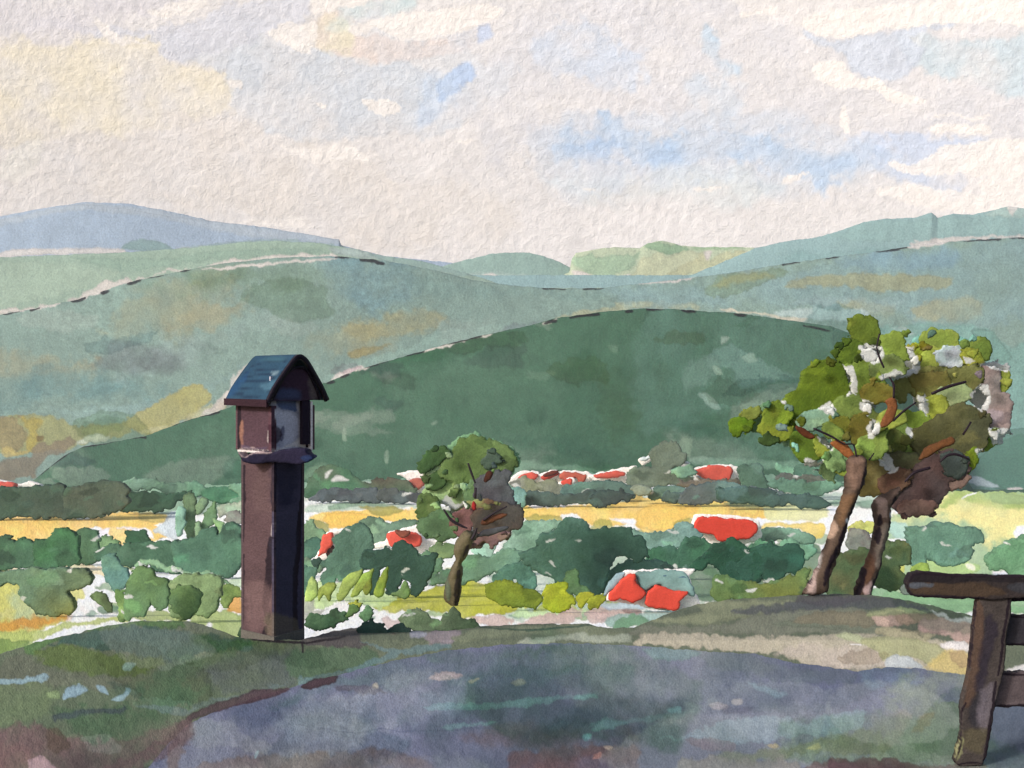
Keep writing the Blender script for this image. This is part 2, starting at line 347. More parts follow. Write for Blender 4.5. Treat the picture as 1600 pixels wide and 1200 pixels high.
# ---- sky backdrop
def sky_Y(px, py, t): return 5200 - ((px - 800) / 1600) ** 2 * 500
SKYS = [
 P('S1', [(-40,130),(180,108),(330,120),(470,118),(525,190),(700,235),(725,330),(700,350),(560,390),(300,420),(-40,430)], (226,217,197), a=.9, soft=7, rough=7, edge=.03, mott=.04),
 P('S1', [(-40,380),(300,400),(600,380),(900,420),(1200,520),(1600,640),(1600,760),(1100,760),(900,690),(600,650),(200,640),(-40,690)], (218,211,205), a=.8, soft=14, rough=8, edge=0, mott=.04),
 P('S1', [(500,150),(560,100),(700,60),(850,60),(960,100),(1060,190),(1280,200),(1420,260),(1500,340),(1380,420),(1200,430),(1000,440),(850,400),(730,350),(700,240),(560,190)], (200,205,213), a=.85, soft=6, rough=6, edge=.04, mott=.05),
 P('S1', [(100,60),(300,70),(450,90),(600,60),(720,20),(960,-20),(960,60),(830,120),(600,190),(500,180),(480,120),(300,100)], (206,207,216), a=.8, soft=4, rough=6, edge=.05, mott=.05),
 P('S1', [(-40,-40),(700,-40),(560,20),(440,40),(250,110),(120,140),(-40,140)], (212,208,213), a=.75, soft=10, rough=8, edge=0, mott=.05),
 P('S1', [(980,80),(1020,40),(1100,40),(1100,100),(1220,120),(1300,130),(1460,110),(1480,140),(1420,170),(1290,190),(1180,190),(1020,160),(960,130)], (220,206,199), a=.9, soft=4, rough=5, edge=.05, mott=.05),
 P('S1', [(985,60),(1010,35),(1060,50),(1100,100),(1080,160),(1000,160),(960,110)], (224,216,192), a=.8, soft=7, rough=5, edge=.03),
 P('S1', [(1080,20),(1180,0),(1290,-10),(1290,20),(1200,50),(1110,70),(1090,110),(1020,90),(1060,50)], (192,210,214), a=.85, soft=5, rough=4, edge=.05),
 P('S2', [(-100,-40),(600,-40),(900,60),(1000,120),(1160,90),(1360,60),(1640,90),(1640,420),(1400,440),(1200,480),(900,520),(500,560),(100,540),(-100,420)], (208,207,212), a=.75, soft=24, rough=10, edge=0, mott=.05),
 P('S2', [(180,430),(260,440),(330,400),(450,410),(560,410),(640,390),(780,400),(860,420),(1060,440),(1220,470),(1180,520),(1060,520),(960,550),(840,540),(700,500),(560,520),(400,500),(240,500),(150,520),(140,470)], (172,194,220), a=.8, soft=14, rough=12, edge=.04, mott=.10),
 P('S2', [(170,440),(300,450),(470,440),(560,480),(500,510),(340,490),(180,490)], (150,181,219), a=.6, soft=10, rough=10, edge=.03, mott=.1),
 P('S2', [(920,520),(1000,505),(1100,500),(1180,520),(1130,545),(1030,550),(940,550)], (168,192,222), a=.7, soft=7, rough=5, edge=.05),
 P('S2', [(90,100),(200,60),(330,80),(420,170),(440,250),(340,290),(250,230),(120,220),(60,160)], (192,205,224), a=.7, soft=16, rough=12, edge=0),
 P('S2', [(600,80),(640,110),(650,170),(720,210),(700,240),(620,200),(590,130)], (180,203,223), a=.8, soft=5, rough=5, edge=.05),
 P('S2', [(560,240),(680,230),(740,330),(660,400),(570,340)], (196,208,222), a=.6, soft=14, rough=8, edge=0),
 P('S2', [(1190,120),(1280,115),(1360,125),(1500,120),(1640,130),(1640,300),(1440,260),(1300,230),(1240,180)], (190,205,214), a=.75, soft=7, rough=6, edge=.05),
 P('S2', [(900,90),(990,128),(1100,110),(1250,85),(1360,68),(1390,75),(1240,115),(1290,150),(1240,230),(1160,250),(1060,220),(1030,160),(920,130)], (197,205,219), a=.8, soft=3, rough=4, edge=.09),
 P('S2', [(1060,420),(1300,420),(1500,430),(1500,490),(1420,500),(1420,600),(1340,610),(1240,570),(1160,540),(1070,480)], (188,201,224), a=.7, soft=5, rough=6, edge=.06),
 P('S2', [(100,520),(300,530),(500,530),(700,540),(860,560),(700,640),(400,640),(180,600)], (205,213,216), a=.6, soft=16, rough=8, edge=0),
 P('S1', [(1440,200),(1478,195),(1480,230),(1440,270),(1400,300),(1370,320),(1370,260),(1400,230)], (148,180,226), a=.85, soft=3, rough=5, edge=.12, mott=.15),
 P('S1', [(1340,230),(1420,240),(1440,300),(1360,380),(1300,380)], (188,204,226), a=.6, soft=10, rough=6, edge=0),
 P('S1', [(1500,80),(1530,70),(1540,110),(1500,130)], (180,196,226), a=.7, soft=3, rough=3),
 P('S1', [(-40,560),(60,460),(120,440),(130,500),(60,560)], (226,222,214), a=.7, soft=4, rough=4, edge=.02),
]
_white = [('S1',[(460,40),(520,20),(640,-10),(650,20),(580,50),(520,50)]),('S1',[(970,-10),(1060,0),(1160,-10),(1120,20),(1030,30),(980,40)]),
 ('S1',[(1095,80),(1160,65),(1260,40),(1400,30),(1560,10),(1560,60),(1440,100),(1280,130),(1230,110),(1180,90),(1110,105)]),
 ('S1',[(830,110),(880,80),(980,75),(985,120),(970,170),(900,150)]),('S1',[(300,60),(340,70),(360,110),(460,130),(400,140),(320,110)]),
 ('S1',[(700,235),(750,250),(750,275),(725,270)]),('S1',[(1130,310),(1240,315),(1240,350),(1180,355)]),('S1',[(985,320),(1015,320),(1010,332),(985,330)]),
 ('S1',[(1410,438),(1470,428),(1465,445),(1440,448)]),('S1',[(860,440),(930,460),(1050,450),(1170,495),(1060,505),(980,500),(900,470)]),
 ('S1',[(740,690),(900,690),(930,680),(970,720),(850,712)]),
 ('S2',[(710,30),(760,35),(830,25),(830,45),(760,45),(720,55)]),('S2',[(945,210),(970,190),(1030,190),(1050,220),(1080,240),(1150,245),(1200,280),(1280,300),(1300,310),(1220,325),(1180,300),(1080,275),(1040,270),(970,260),(945,235)]),
 ('S2',[(1030,345),(1048,350),(1058,410),(1040,418),(1028,390)]),('S2',[(840,560),(870,545),(940,535),(900,560),(860,570)]),
 ('S2',[(1170,510),(1260,508),(1340,460),(1420,450),(1640,435),(1640,560),(1420,545),(1240,545)]),('S2',[(1310,395),(1480,388),(1500,400),(1490,420),(1330,415)]),
 ('S2',[(1140,590),(1300,580),(1450,610),(1460,560),(1640,570),(1640,650),(1400,665),(1200,620)]),('S2',[(565,590),(680,585),(600,600)]),('S2',[(230,592),(256,592),(245,603)]),
 ('S2',[(1270,365),(1500,358),(1450,368)]),('S2',[(1000,30),(1640,-20),(1640,80),(1520,70),(1360,70),(1180,90),(1000,122),(900,80)])]
SKYS += [P('S2', [(60,400),(300,380),(600,360),(900,380),(1100,440),(1180,560),(900,560),(500,580),(150,600),(60,500)], (186,202,222), a=.35, soft=14, rough=10, edge=0), P('S1', [(1180,60),(1400,150),(1600,200),(1560,330),(1300,330),(1150,200)], (200,210,222), a=.3, soft=12, rough=10, edge=0)]
SKYS += [P(r, p, (234,228,223), a=.85, soft=1.2, rough=4, edge=-.0, mott=.02) for r, p in _white]
sheet('sky', [(-900,-900),(2500,-900)], [(-900,640),(2500,640)], sky_Y, (219,215,214), SKYS, M_SKY, step=2.0, x0=-900, x1=2500, rough_top=0, nrow=520)

def hillY(Yt, Yb, pw=2.0):
    return lambda px, py, t: Yb + (Yt - Yb) * (1 - np.sqrt(np.clip(1 - (1 - t) ** pw, 0, 1))) * .12 + (Yt - Yb) * .88 * (1 - t)
BACK = [(80, -25), (300, -220)]
# ---- mountain, far left: distance haze painted into its blue base colour
sheet('mountain', [(-500,400),(-200,352),(0,338),(70,325),(130,316),(200,318),(260,329),(330,345),(420,356),(480,366),(530,374),(533,383),(600,400),(800,420),(900,460)], [(-500,440),(0,430),(700,470),(900,470)],
  hillY(3480, 3300), (166,188,210), [
  P('H1', [(-20,120),(300,55),(560,60),(900,120),(1400,190),(1400,220),(1000,180),(600,100),(300,80),(-20,150)], (183,196,204), a=.7, soft=2, rough=2, edge=.1),
  P('H1', [(0,150),(300,90),(600,110),(900,160),(1300,210),(1000,240),(500,230),(0,240)], (165,187,208), a=.8, soft=8, rough=4, edge=.05),
  P('H1', [(510,225),(560,205),(620,200),(680,215),(730,245),(600,248),(510,240)], (130,165,162), a=.9, rough=1.5),
  P('H1', [(-20,260),(130,235),(300,235),(500,235),(500,262),(200,260),(-20,285)], (228,224,218), a=.9, rough=2),
  P('H1', [(740,235),(800,225),(900,228),(820,250),(740,250)], (225,225,222), a=.9, rough=2),
  P('H1', [(740,240),(900,215),(1050,195),(1180,200),(1420,225),(1420,260),(1000,260),(780,262)], (150,180,178), a=.8, rough=2),
  L('H1', [(0,105),(200,60),(430,60),(650,95),(900,125),(1200,160),(1415,205)], (140,150,160), w=.5, a=.5)], M_HILL, x0=-500, x1=900, back=BACK)
# ---- far ridges
sheet('far_ridge', [(640,430),(740,403),(770,396),(820,394),(850,400),(880,412),(905,425),(920,440),(960,452)], [(640,500),(960,500)], hillY(2820, 2750), (150,182,172), [
  P('H2', [(600,345),(700,330),(830,345),(1000,350),(1090,400),(900,400),(660,385)], (176,203,195), a=.9, rough=3),
  P('H2', [(660,355),(700,345),(760,350),(770,362),(700,368)], (232,226,220), a=.9, rough=2),
  P('H2', [(770,362),(820,362),(840,378),(790,378)], (232,226,220), a=.9, rough=2)], M_HILL, x0=640, x1=962, back=BACK)
sheet('far_ridge', [(860,440),(890,425),(893,405),(900,395),(925,390),(960,386),(1000,388),(1012,380),(1035,376),(1065,384),(1100,386),(1160,386),(1210,388),(1260,392),(1300,400)], [(860,500),(1300,500)], hillY(2770, 2700), (196,212,180), [
  P('H2', [(1040,270),(1100,265),(1250,265),(1340,250),(1300,310),(1240,350),(1180,365),(1100,330),(1050,300)], (168,198,165), a=.9, rough=4),
  P('H2', [(1330,235),(1400,205),(1450,210),(1550,245),(1480,255),(1400,245)], (140,180,140), a=.85, rough=3),
  P('H3', [(220,290),(330,275),(430,285),(400,297),(300,300)], (160,195,150), a=.8, rough=3),
  P('H2', [(1350,260),(1450,255),(1590,255),(1600,290),(1480,330),(1350,360),(1260,370),(1320,320)], (205,212,175), a=.85, rough=4),
  P('H3', [(260,310),(280,340),(300,330),(330,310),(420,305),(500,330),(530,355),(380,370),(280,395),(100,400)], (206,208,165), a=.8, rough=4),
  P('H3', [(262,300),(300,300),(285,338),(272,330)], (232,226,220), a=.95, rough=2),
  P('H3', [(220,400),(270,375),(330,370),(330,385),(260,400)], (232,226,220), a=.9, rough=2),
  P('H3', [(440,300),(500,320),(545,360),(520,365),(480,330)], (228,226,216), a=.9, rough=1.5),
  P('H2', [(1040,320),(1100,330),(1180,375),(1260,350),(1320,355),(1340,372),(1200,395),(1110,395)], (233,226,220), a=.95, rough=3)], M_HILL, x0=858, x1=1302, back=BACK)
sheet('far_ridge', [(1080,430),(1180,388),(1220,378),(1280,370),(1320,358),(1350,346),(1380,342),(1430,340),(1455,332),(1465,340),(1490,334),(1520,335),(1545,330),(1575,322),(1600,326),(1700,318),(2100,340)], [(1080,480),(1300,470),(2100,460)], hillY(2700, 2600), (148,184,184), [
  P('H3', [(560,330),(900,290),(1200,300),(1600,260),(1700,240),(1700,300),(1000,330),(600,370)], (128,170,168), a=.6, soft=6, rough=4),
  P('H3', [(860,215),(960,165),(1120,170),(1240,165),(1300,160),(1700,150),(1700,210),(1400,240),(1000,260),(800,240)], (150,188,184), a=.7, soft=3, rough=3, edge=.1),
  P('H3', [(1440,150),(1500,120),(1560,110),(1640,120),(1640,155)], (175,205,198), a=.9, rough=2),
  P('H3', [(1530,110),(1575,108),(1550,150)], (230,228,222), a=.9, rough=1.5),
  P('H3', [(1130,270),(1200,250),(1280,235),(1360,240),(1500,240),(1640,225),(1640,240),(1380,256),(1240,272),(1140,283)], (230,226,220), a=.9, rough=3),
  L('H3', [(460,265),(600,250),(700,235),(850,210)], (110,120,115), w=.5, a=.6),
  L('H3', [(1300,160),(1400,165),(1450,215),(1430,240)], (120,140,150), w=.5, a=.6)], M_HILL, x0=1078, back=BACK)
sheet('far_ridge', [(-500,440),(-100,408),(0,402),(100,398),(200,394),(300,387),(380,378),(430,376),(500,380),(560,390),(600,400),(660,408),(740,430),(800,450)], [(-500,560),(0,540),(300,500),(800,500)], hillY(2550, 2450), (160,188,168), [
  P('H1', [(-20,320),(100,290),(300,300),(500,330),(360,400),(200,440),(-20,480)], (172,198,176), a=.8, soft=3, rough=5, edge=.08),
  P('H1', [(300,270),(700,270),(1000,240),(1300,240),(1300,265),(900,285),(700,310),(500,320)], (146,178,158), a=.7, soft=3, rough=4),
  P('H1', [(1380,230),(1600,250),(1600,280),(1420,262)], (180,200,196), a=.8, rough=2),
  P('H1', [(-20,495),(60,490),(200,470),(300,450),(390,400),(450,370),(520,365),(640,345),(740,320),(820,318),(900,290),(1100,265),(1380,258),(1400,280),(1000,300),(700,335),(540,385),(400,440),(200,490),(0,520)], (230,225,217), a=.92, rough=4),
  P('H2', [(200,250),(400,270),(600,310),(640,350),(560,345),(300,300)], (150,182,176), a=.7, rough=3)], M_HILL, back=BACK)
# ---- long middle hill
MIDTOP = [(-500,540),(-200,515),(0,492),(60,481),(120,468),(200,441),(290,422),(350,411),(430,403),(520,400),(600,407),(680,422),(740,438),(800,446),(870,451),(940,450),(1000,443),(1080,434),(1150,425),(1225,412),(1300,402),(1370,393),(1450,381),(1520,375),(1600,371),(1800,360),(2100,370)]
ink = lambda reg, *ls, **k: [L(reg, l, **k) for l in ls]
MIDK = []; NEARK = []
MIDS = [
  P('H1', [(500,470),(560,420),(700,360),(900,340),(1000,380),(950,470),(1050,470),(940,560),(760,600),(640,620),(500,640),(400,600)], (160,160,125), a=.5, soft=14, rough=14, edge=.03, mott=.2),
  P('H1', [(760,520),(860,450),(960,480),(1050,460),(950,540),(850,580),(700,580)], (172,160,118), a=.35, soft=10, rough=12, edge=.03, mott=.2),
  P('H1', [(600,400),(800,340),(1000,310),(1300,300),(1300,400),(1000,400),(700,420)], (118,147,125), a=.7, soft=14, rough=10, edge=.02),
  P('H1', [(-20,680),(100,680),(250,720),(420,740),(300,780),(-20,760)], (165,158,120), a=.6, soft=14, rough=12, edge=0, mott=.2),
  P('H1', [(-20,780),(200,760),(400,780),(700,820),(500,880),(200,900),(-20,900)], (105,145,145), a=.7, soft=14, rough=10, edge=0, mott=.15),
  P('H1', [(1300,300),(1500,290),(1700,320),(1800,400),(1600,480),(1350,430)], (120,158,165), a=.7, soft=16, rough=10, edge=0),
  P('H1', [(1350,600),(1600,530),(1700,560),(1640,640),(1450,680),(1330,640)], (164,165,130), a=.5, soft=14, rough=12, edge=0, mott=.2),
  P('H1', [(600,640),(900,560),(1100,520),(1200,560),(1000,620),(800,720),(550,740)], (158,182,176), a=.55, soft=16, rough=14, edge=0, mott=.2),
  P('H1', [(200,900),(500,880),(760,840),(900,780),(1050,700),(900,820),(860,900),(640,960),(500,970),(360,940)], (150,182,178), a=.7, soft=6, rough=6, edge=.06),
  P('H1', [(500,970),(600,900),(740,830),(820,800),(870,850),(830,920),(760,960),(640,1010),(560,1000)], (180,176,108), a=.85, soft=1.5, rough=4, edge=.1),
  P('H1', [(-20,950),(60,930),(180,930),(330,965),(520,970),(540,1010),(400,1030),(260,1080),(-20,1080)], (165,168,112), a=.85, soft=1.5, rough=4, edge=.12),
  P('R1', [(-40,200),(80,190),(160,260),(170,330),(120,400),(40,420),(-40,360)], (150,135,95), a=.7, soft=1.5, rough=5, edge=.16),
  P('R1', [(130,210),(200,200),(260,220),(230,280),(240,330),(200,380),(160,420),(150,290)], (185,170,80), a=.75, soft=2, rough=5),
  P('R1', [(-40,480),(200,460),(220,380),(330,370),(440,340),(460,390),(300,470),(240,540),(200,585),(-40,600)], (135,122,100), a=.8, soft=2, rough=5, edge=.12),
  P('R1', [(230,330),(270,315),(270,350),(235,360)], (125,110,65), a=.9, rough=1.5),
  P('R1', [(10,420),(60,390),(100,420),(200,405),(150,440),(40,465)], (205,190,120), a=.8, rough=3),
  P('R1', [(470,380),(540,330),(670,315),(680,340),(580,375)], (205,218,200), a=.85, rough=3),
  P('R1', [(860,300),(950,270),(1100,240),(1250,160),(1400,120),(1380,170),(1250,210),(1100,250),(960,305)], (205,205,160), a=.7, soft=1.5, rough=4),
  P('R1', [(1250,190),(1380,90),(1450,20),(1450,-60),(1420,60),(1400,150),(1300,190)], (228,230,224), a=.85, rough=3),
  P('R2', [(100,680),(250,530),(330,430),(400,330),(520,220),(490,260),(370,440),(270,590),(190,650)], (232,228,220), a=.9, rough=3),
  P('H2', [(80,560),(200,520),(420,500),(520,520),(460,580),(300,600),(150,650)], (165,162,118), a=.7, soft=8, rough=8, edge=.03),
  P('H2', [(110,670),(180,640),(300,630),(240,660),(150,690)], (158,145,85), a=.7, soft=2, rough=3),
  P('H2', [(450,600),(560,565),(740,555),(930,540),(940,560),(700,600),(520,640),(300,690),(180,740),(20,800),(60,740),(200,690),(400,640)], (150,182,170), a=.8, soft=1.5, rough=3, edge=.08),
  P('H2', [(40,790),(90,750),(170,720),(180,740),(110,770)], (232,228,220), a=.95, rough=2),
  P('H2', [(300,320),(520,350),(660,390),(900,400),(1100,400),(1400,390),(1600,380),(1600,440),(1200,440),(800,440),(500,430)], (128,160,152), a=.7, soft=9, rough=6, edge=.02),
  P('H2', [(940,540),(1100,490),(1230,480),(1230,460),(1350,455),(1540,460),(1580,490),(1380,480),(1200,505),(1000,535)], (175,182,150), a=.8, soft=1.5, rough=3, edge=.08),
  P('H3', [(-60,440),(300,420),(700,390),(900,340),(1700,260),(1700,560),(1300,620),(900,560),(500,540),(-60,520)], (138,170,170), a=.75, soft=10, rough=8, edge=.02),
  P('H3', [(820,340),(1000,310),(1300,300),(1300,380),(1000,390),(850,370)], (132,168,182), a=.7, soft=9, rough=6, edge=0),
  P('H3', [(600,440),(680,410),(830,395),(1000,400),(1280,395),(1290,440),(1200,460),(1000,475),(850,450),(640,450)], (156,162,128), a=.85, soft=3, rough=4, edge=.07),
  P('H3', [(300,430),(380,405),(520,390),(560,400),(480,430),(350,445)], (160,168,128), a=.7, soft=4, rough=4, edge=.05),
  P('H3', [(620,520),(760,500),(950,500),(1100,500),(1060,540),(900,550),(700,530)], (150,178,178), a=.7, soft=4, rough=4, edge=.03),
  P('H3', [(1140,530),(1250,500),(1400,500),(1430,560),(1300,600),(1150,570)], (168,172,140), a=.75, soft=6, rough=5, edge=.04),
  P('H3', [(820,520),(960,505),(1060,520),(1040,560),(900,555)], (165,168,130), a=.7, soft=5, rough=4, edge=.04),
  P('H3', [(560,560),(640,540),(840,545),(960,560),(900,600),(760,590),(640,585)], (185,208,205), a=.85, soft=2, rough=4, edge=.06),
  P('H3', [(330,545),(370,538),(420,550),(600,572),(700,580),(640,590),(480,565)], (225,222,200), a=.9, rough=2),
  P('H3', [(1050,620),(1100,615),(1150,640),(1100,645)], (236,232,228), a=.95, rough=2),
  P('H3', [(1000,620),(1200,600),(1400,610),(1550,700),(1700,720),(1700,1400),(1300,1400),(900,700)], (130,175,165), a=.8, soft=4, rough=5, edge=.08),
  P('H3', [(1380,640),(1420,620),(1480,640),(1550,740),(1510,765),(1430,740),(1470,700)], (118,160,148), a=.85, rough=2, edge=.25),
]
MIDK += [P('H1', pts, (234,229,222), a=.92, rough=2.5) for pts in ([(840,322),(1000,302),(1150,290),(1350,276),(1400,282),(1150,300),(950,318)], [(330,445),(400,412),(520,372),(560,368),(470,400),(400,432)], [(60,496),(140,478),(240,462),(240,470),(120,496)])]
MIDK += [P('H3', pts, (236,231,226), a=.92, rough=2.5) for pts in ([(1110,282),(1200,262),(1290,245),(1340,246),(1240,268),(1140,288)], [(1370,246),(1500,238),(1500,246),(1380,254)], [(-40,432),(100,424),(220,405),(220,412),(100,432)])]
MIDK += ink('H1', [(15,507),(45,500),(75,495)], [(130,492),(160,485)], [(300,455),(330,448),(355,440)], [(425,420),(450,414)], [(535,383),(560,375),(585,368)], [(620,356),(675,345)], [(750,328),(790,322)], [(1400,273),(1465,270)], [(1505,282),(1550,286),(1600,297)], w=3.0)
MIDK += ink('H2', [(930,399),(975,398),(1020,404)], [(1100,402),(1180,399)], w=3.0)
MIDK += ink('H3', [(595,354),(630,346),(665,342)], [(780,328),(830,316)], [(985,298),(1040,293),(1110,282)], [(1350,254),(1420,250),(1500,248)], [(1540,243),(1600,243)], w=3.0)
sheet('hill', MIDTOP, [(-500,765),(0,765),(1500,800),(2100,800)], hillY(1580, 1350), (138,166,155), MIDS, M_HILL, back=BACK, glaze=(46, 18, 75), texture=.22, over=MIDK)
# ---- teal hill that closes the valley on the right
sheet('hill', [(1380,800),(1400,780),(1430,745),(1450,715),(1500,694),(1540,680),(1570,672),(1600,668),(1700,655),(2100,640)], [(1380,802),(1500,800),(2100,800)], hillY(1110, 1020), (108,148,135), [
  P('R6', [(1320,870),(1400,750),(1500,690),(1700,690),(1700,950),(1500,940),(1340,900)], (92,135,118), a=.85, soft=2, rough=4, edge=.2),
  P('R6', [(1320,880),(1400,890),(1480,935),(1330,915)], (190,208,212), a=.9, rough=2),
  P('R6', [(1520,940),(1590,935),(1590,950),(1530,955)], (236,232,228), a=.95, rough=1.5)], M_HILL, x0=1378, back=[(40, -10), (200, -90)])
# ---- wooded green hill
NEARTOP = [(-500,775),(0,762),(40,758),(52,751),(70,736),(100,712),(130,698),(180,690),(225,682),(280,661),(330,646),(400,622),(510,598),(560,577),(620,560),(690,540),(750,525),(830,508),(870,497),(935,488),(1000,482),(1060,483),(1110,487),(1160,490),(1250,503),(1300,510),(1335,524),(1370,548),(1410,590),(1450,640),(1480,700),(1520,765)]
NEARS = [
  P('R1', [(260,620),(400,480),(700,400),(1100,320),(1500,250),(1540,560),(1200,600),(700,610),(400,640)], (78,115,92), a=.7, soft=10, rough=8, edge=.02, mott=.16),
  P('R1', [(900,330),(1180,250),(1330,260),(1240,310),(1100,380),(950,380)], (62,100,80), a=.5, soft=6, rough=6, edge=.05),
  P('R1', [(300,520),(460,420),(700,440),(640,560),(420,600)], (66,103,82), a=.5, soft=10, rough=8, edge=0),
  P('R4', [(110,60),(1600,-400),(1600,300),(1300,340),(900,360),(600,420),(300,360),(150,400)], (86,122,100), a=.6, soft=12, rough=8, edge=.02, mott=.14),
  P('R4', [(200,330),(350,280),(600,300),(860,280),(960,200),(900,320),(700,400),(500,430),(300,380)], (66,104,82), a=.55, soft=9, rough=8, edge=0, mott=.15),
  P('R4', [(60,420),(100,360),(170,330),(260,360),(170,370),(90,440)], (120,155,125), a=.7, soft=3, rough=3),
  P('H2', [(880,860),(1000,720),(1120,700),(1300,740),(1500,660),(1600,640),(1640,900),(1500,1040),(1200,1060),(900,1000)], (60,100,78), a=.65, soft=26, rough=14, edge=0, mott=.2),
  P('H2', [(1050,700),(1130,690),(1180,800),(1100,830),(1020,790)], (46,90,62), a=.5, soft=12, rough=12, edge=0),
  P('H2', [(1240,800),(1400,740),(1450,820),(1350,980),(1200,960)], (58,92,60), a=.5, soft=14, rough=14, edge=0),
  P('R5', [(0,60),(300,60),(500,120),(840,160),(700,230),(600,260),(420,230),(260,150)], (58,98,78), a=.6, soft=8, rough=6, edge=.05),
  P('R5', [(100,190),(200,200),(400,230),(640,255),(870,230),(700,265),(480,290),(340,250),(180,250),(90,290)], (115,155,130), a=.85, soft=1.5, rough=3, edge=.1),
  P('R5', [(1130,80),(1170,55),(1205,80),(1200,170),(1150,160)], (128,158,132), a=.7, soft=1.5, rough=2),
  P('R5', [(1200,190),(1380,170),(1600,160),(1600,215),(1300,220),(1210,230)], (130,165,145), a=.8, soft=1.5, rough=3, edge=.12),
  P('R5', [(1360,100),(1480,60),(1600,90),(1600,160),(1440,185),(1370,150)], (80,118,98), a=.7, soft=1.5, rough=3, edge=.15),
  P('H3', [(0,560),(400,570),(800,600),(850,640),(700,760),(690,860),(560,920),(400,950),(200,1000),(0,1000)], (92,132,115), a=.6, soft=10, rough=8, edge=.03, mott=.14),
  P('H3', [(280,720),(400,700),(500,760),(600,800),(640,840),(420,860),(380,790),(300,780)], (112,150,138), a=.65, soft=2, rough=5, edge=.1),
  P('H3', [(190,780),(300,740),(330,800),(250,860),(180,880)], (110,145,130), a=.6, soft=3, rough=5, edge=.08),
  P('H3', [(240,900),(280,890),(330,960),(290,950)], (140,172,158), a=.8, rough=2), P('H3', [(300,780),(325,780),(335,815),(310,812)], (150,182,162), a=.8, rough=2),
  P('H3', [(430,740),(470,725),(490,760),(460,770)], (145,178,160), a=.7, rough=2), P('H3', [(340,660),(375,660),(345,690)], (165,190,175), a=.7, rough=2),
  P('R6', [(180,530),(230,510),(310,520),(300,600),(260,640),(180,640),(200,580)], (120,155,130), a=.7, soft=1.5, rough=4, edge=.1),
  P('R6', [(80,780),(200,720),(270,640),(300,690),(420,740),(480,800),(300,790),(130,790)], (82,122,100), a=.8, soft=2, rough=4, edge=.15),
  P('R6', [(0,790),(130,780),(300,800),(500,800),(600,830),(400,850),(200,830),(0,830)], (115,155,132), a=.8, soft=1.5, rough=3),
  P('H2', [(860,750),(920,740),(980,740),(940,780),(870,770)], (122,155,130), a=.3, rough=3), P('H2', [(1200,640),(1240,640),(1240,670),(1215,675)], (125,158,132), a=.3, rough=2),
  P('R4', [(305,125),(322,125),(325,195),(303,190)], (140,168,145), a=.85, rough=1), P('R4', [(562,265),(585,260),(585,330),(560,325)], (140,168,145), a=.8, rough=1),
  P('R4', [(855,90),(885,65),(895,80),(870,98)], (140,170,148), a=.8, rough=1),
  P('R2', [(1255,880),(1270,790),(1290,900)], (140,168,145), a=.9, rough=.8),
]
NEARK += [P('H2', pts, (232,228,218), a=.9, rough=2.5) for pts in ([(50,782),(110,752),(190,722),(190,732),(110,768)], [(440,660),(560,622),(690,596),(700,602),(560,632),(450,668)], [(930,545),(990,530),(980,540),(940,552)])]
NEARK += ink('R1', [(205,577),(260,555),(320,505),(400,450),(460,408),(520,388)], [(520,388),(600,378),(700,355),(780,335),(860,328),(910,338)], [(1080,255),(1170,218),(1260,195),(1370,178)], w=2.7)
NEARK += ink('H2', [(30,797),(60,790)], [(90,772),(120,762)], [(190,732),(260,708),(330,683),(430,668)], [(485,640),(520,632)], [(540,628),(600,615),(670,601)], [(940,548),(985,538)], [(1040,525),(1100,515),(1160,509)], w=2.7)
NEARK += ink('H2', [(1278,499),(1300,497)], [(1362,488),(1430,484)], [(1510,490),(1560,497)], w=3.0)
NEARK += ink('H3', [(30,541),(98,537)], [(178,545),(228,549)], [(396,562),(440,567)], w=3.0)
NEARK += ink('H3', [(680,610),(740,620),(790,632)], w=1.8)
sheet('hill', NEARTOP, [(-500,790),(0,790),(1520,790)], hillY(1010, 905), (70,110,86), NEARS, M_HILL, glaze=(44, 14, 60), texture=.2, over=NEARK, x1=1522, back=[(40, -10), (200, -120)])

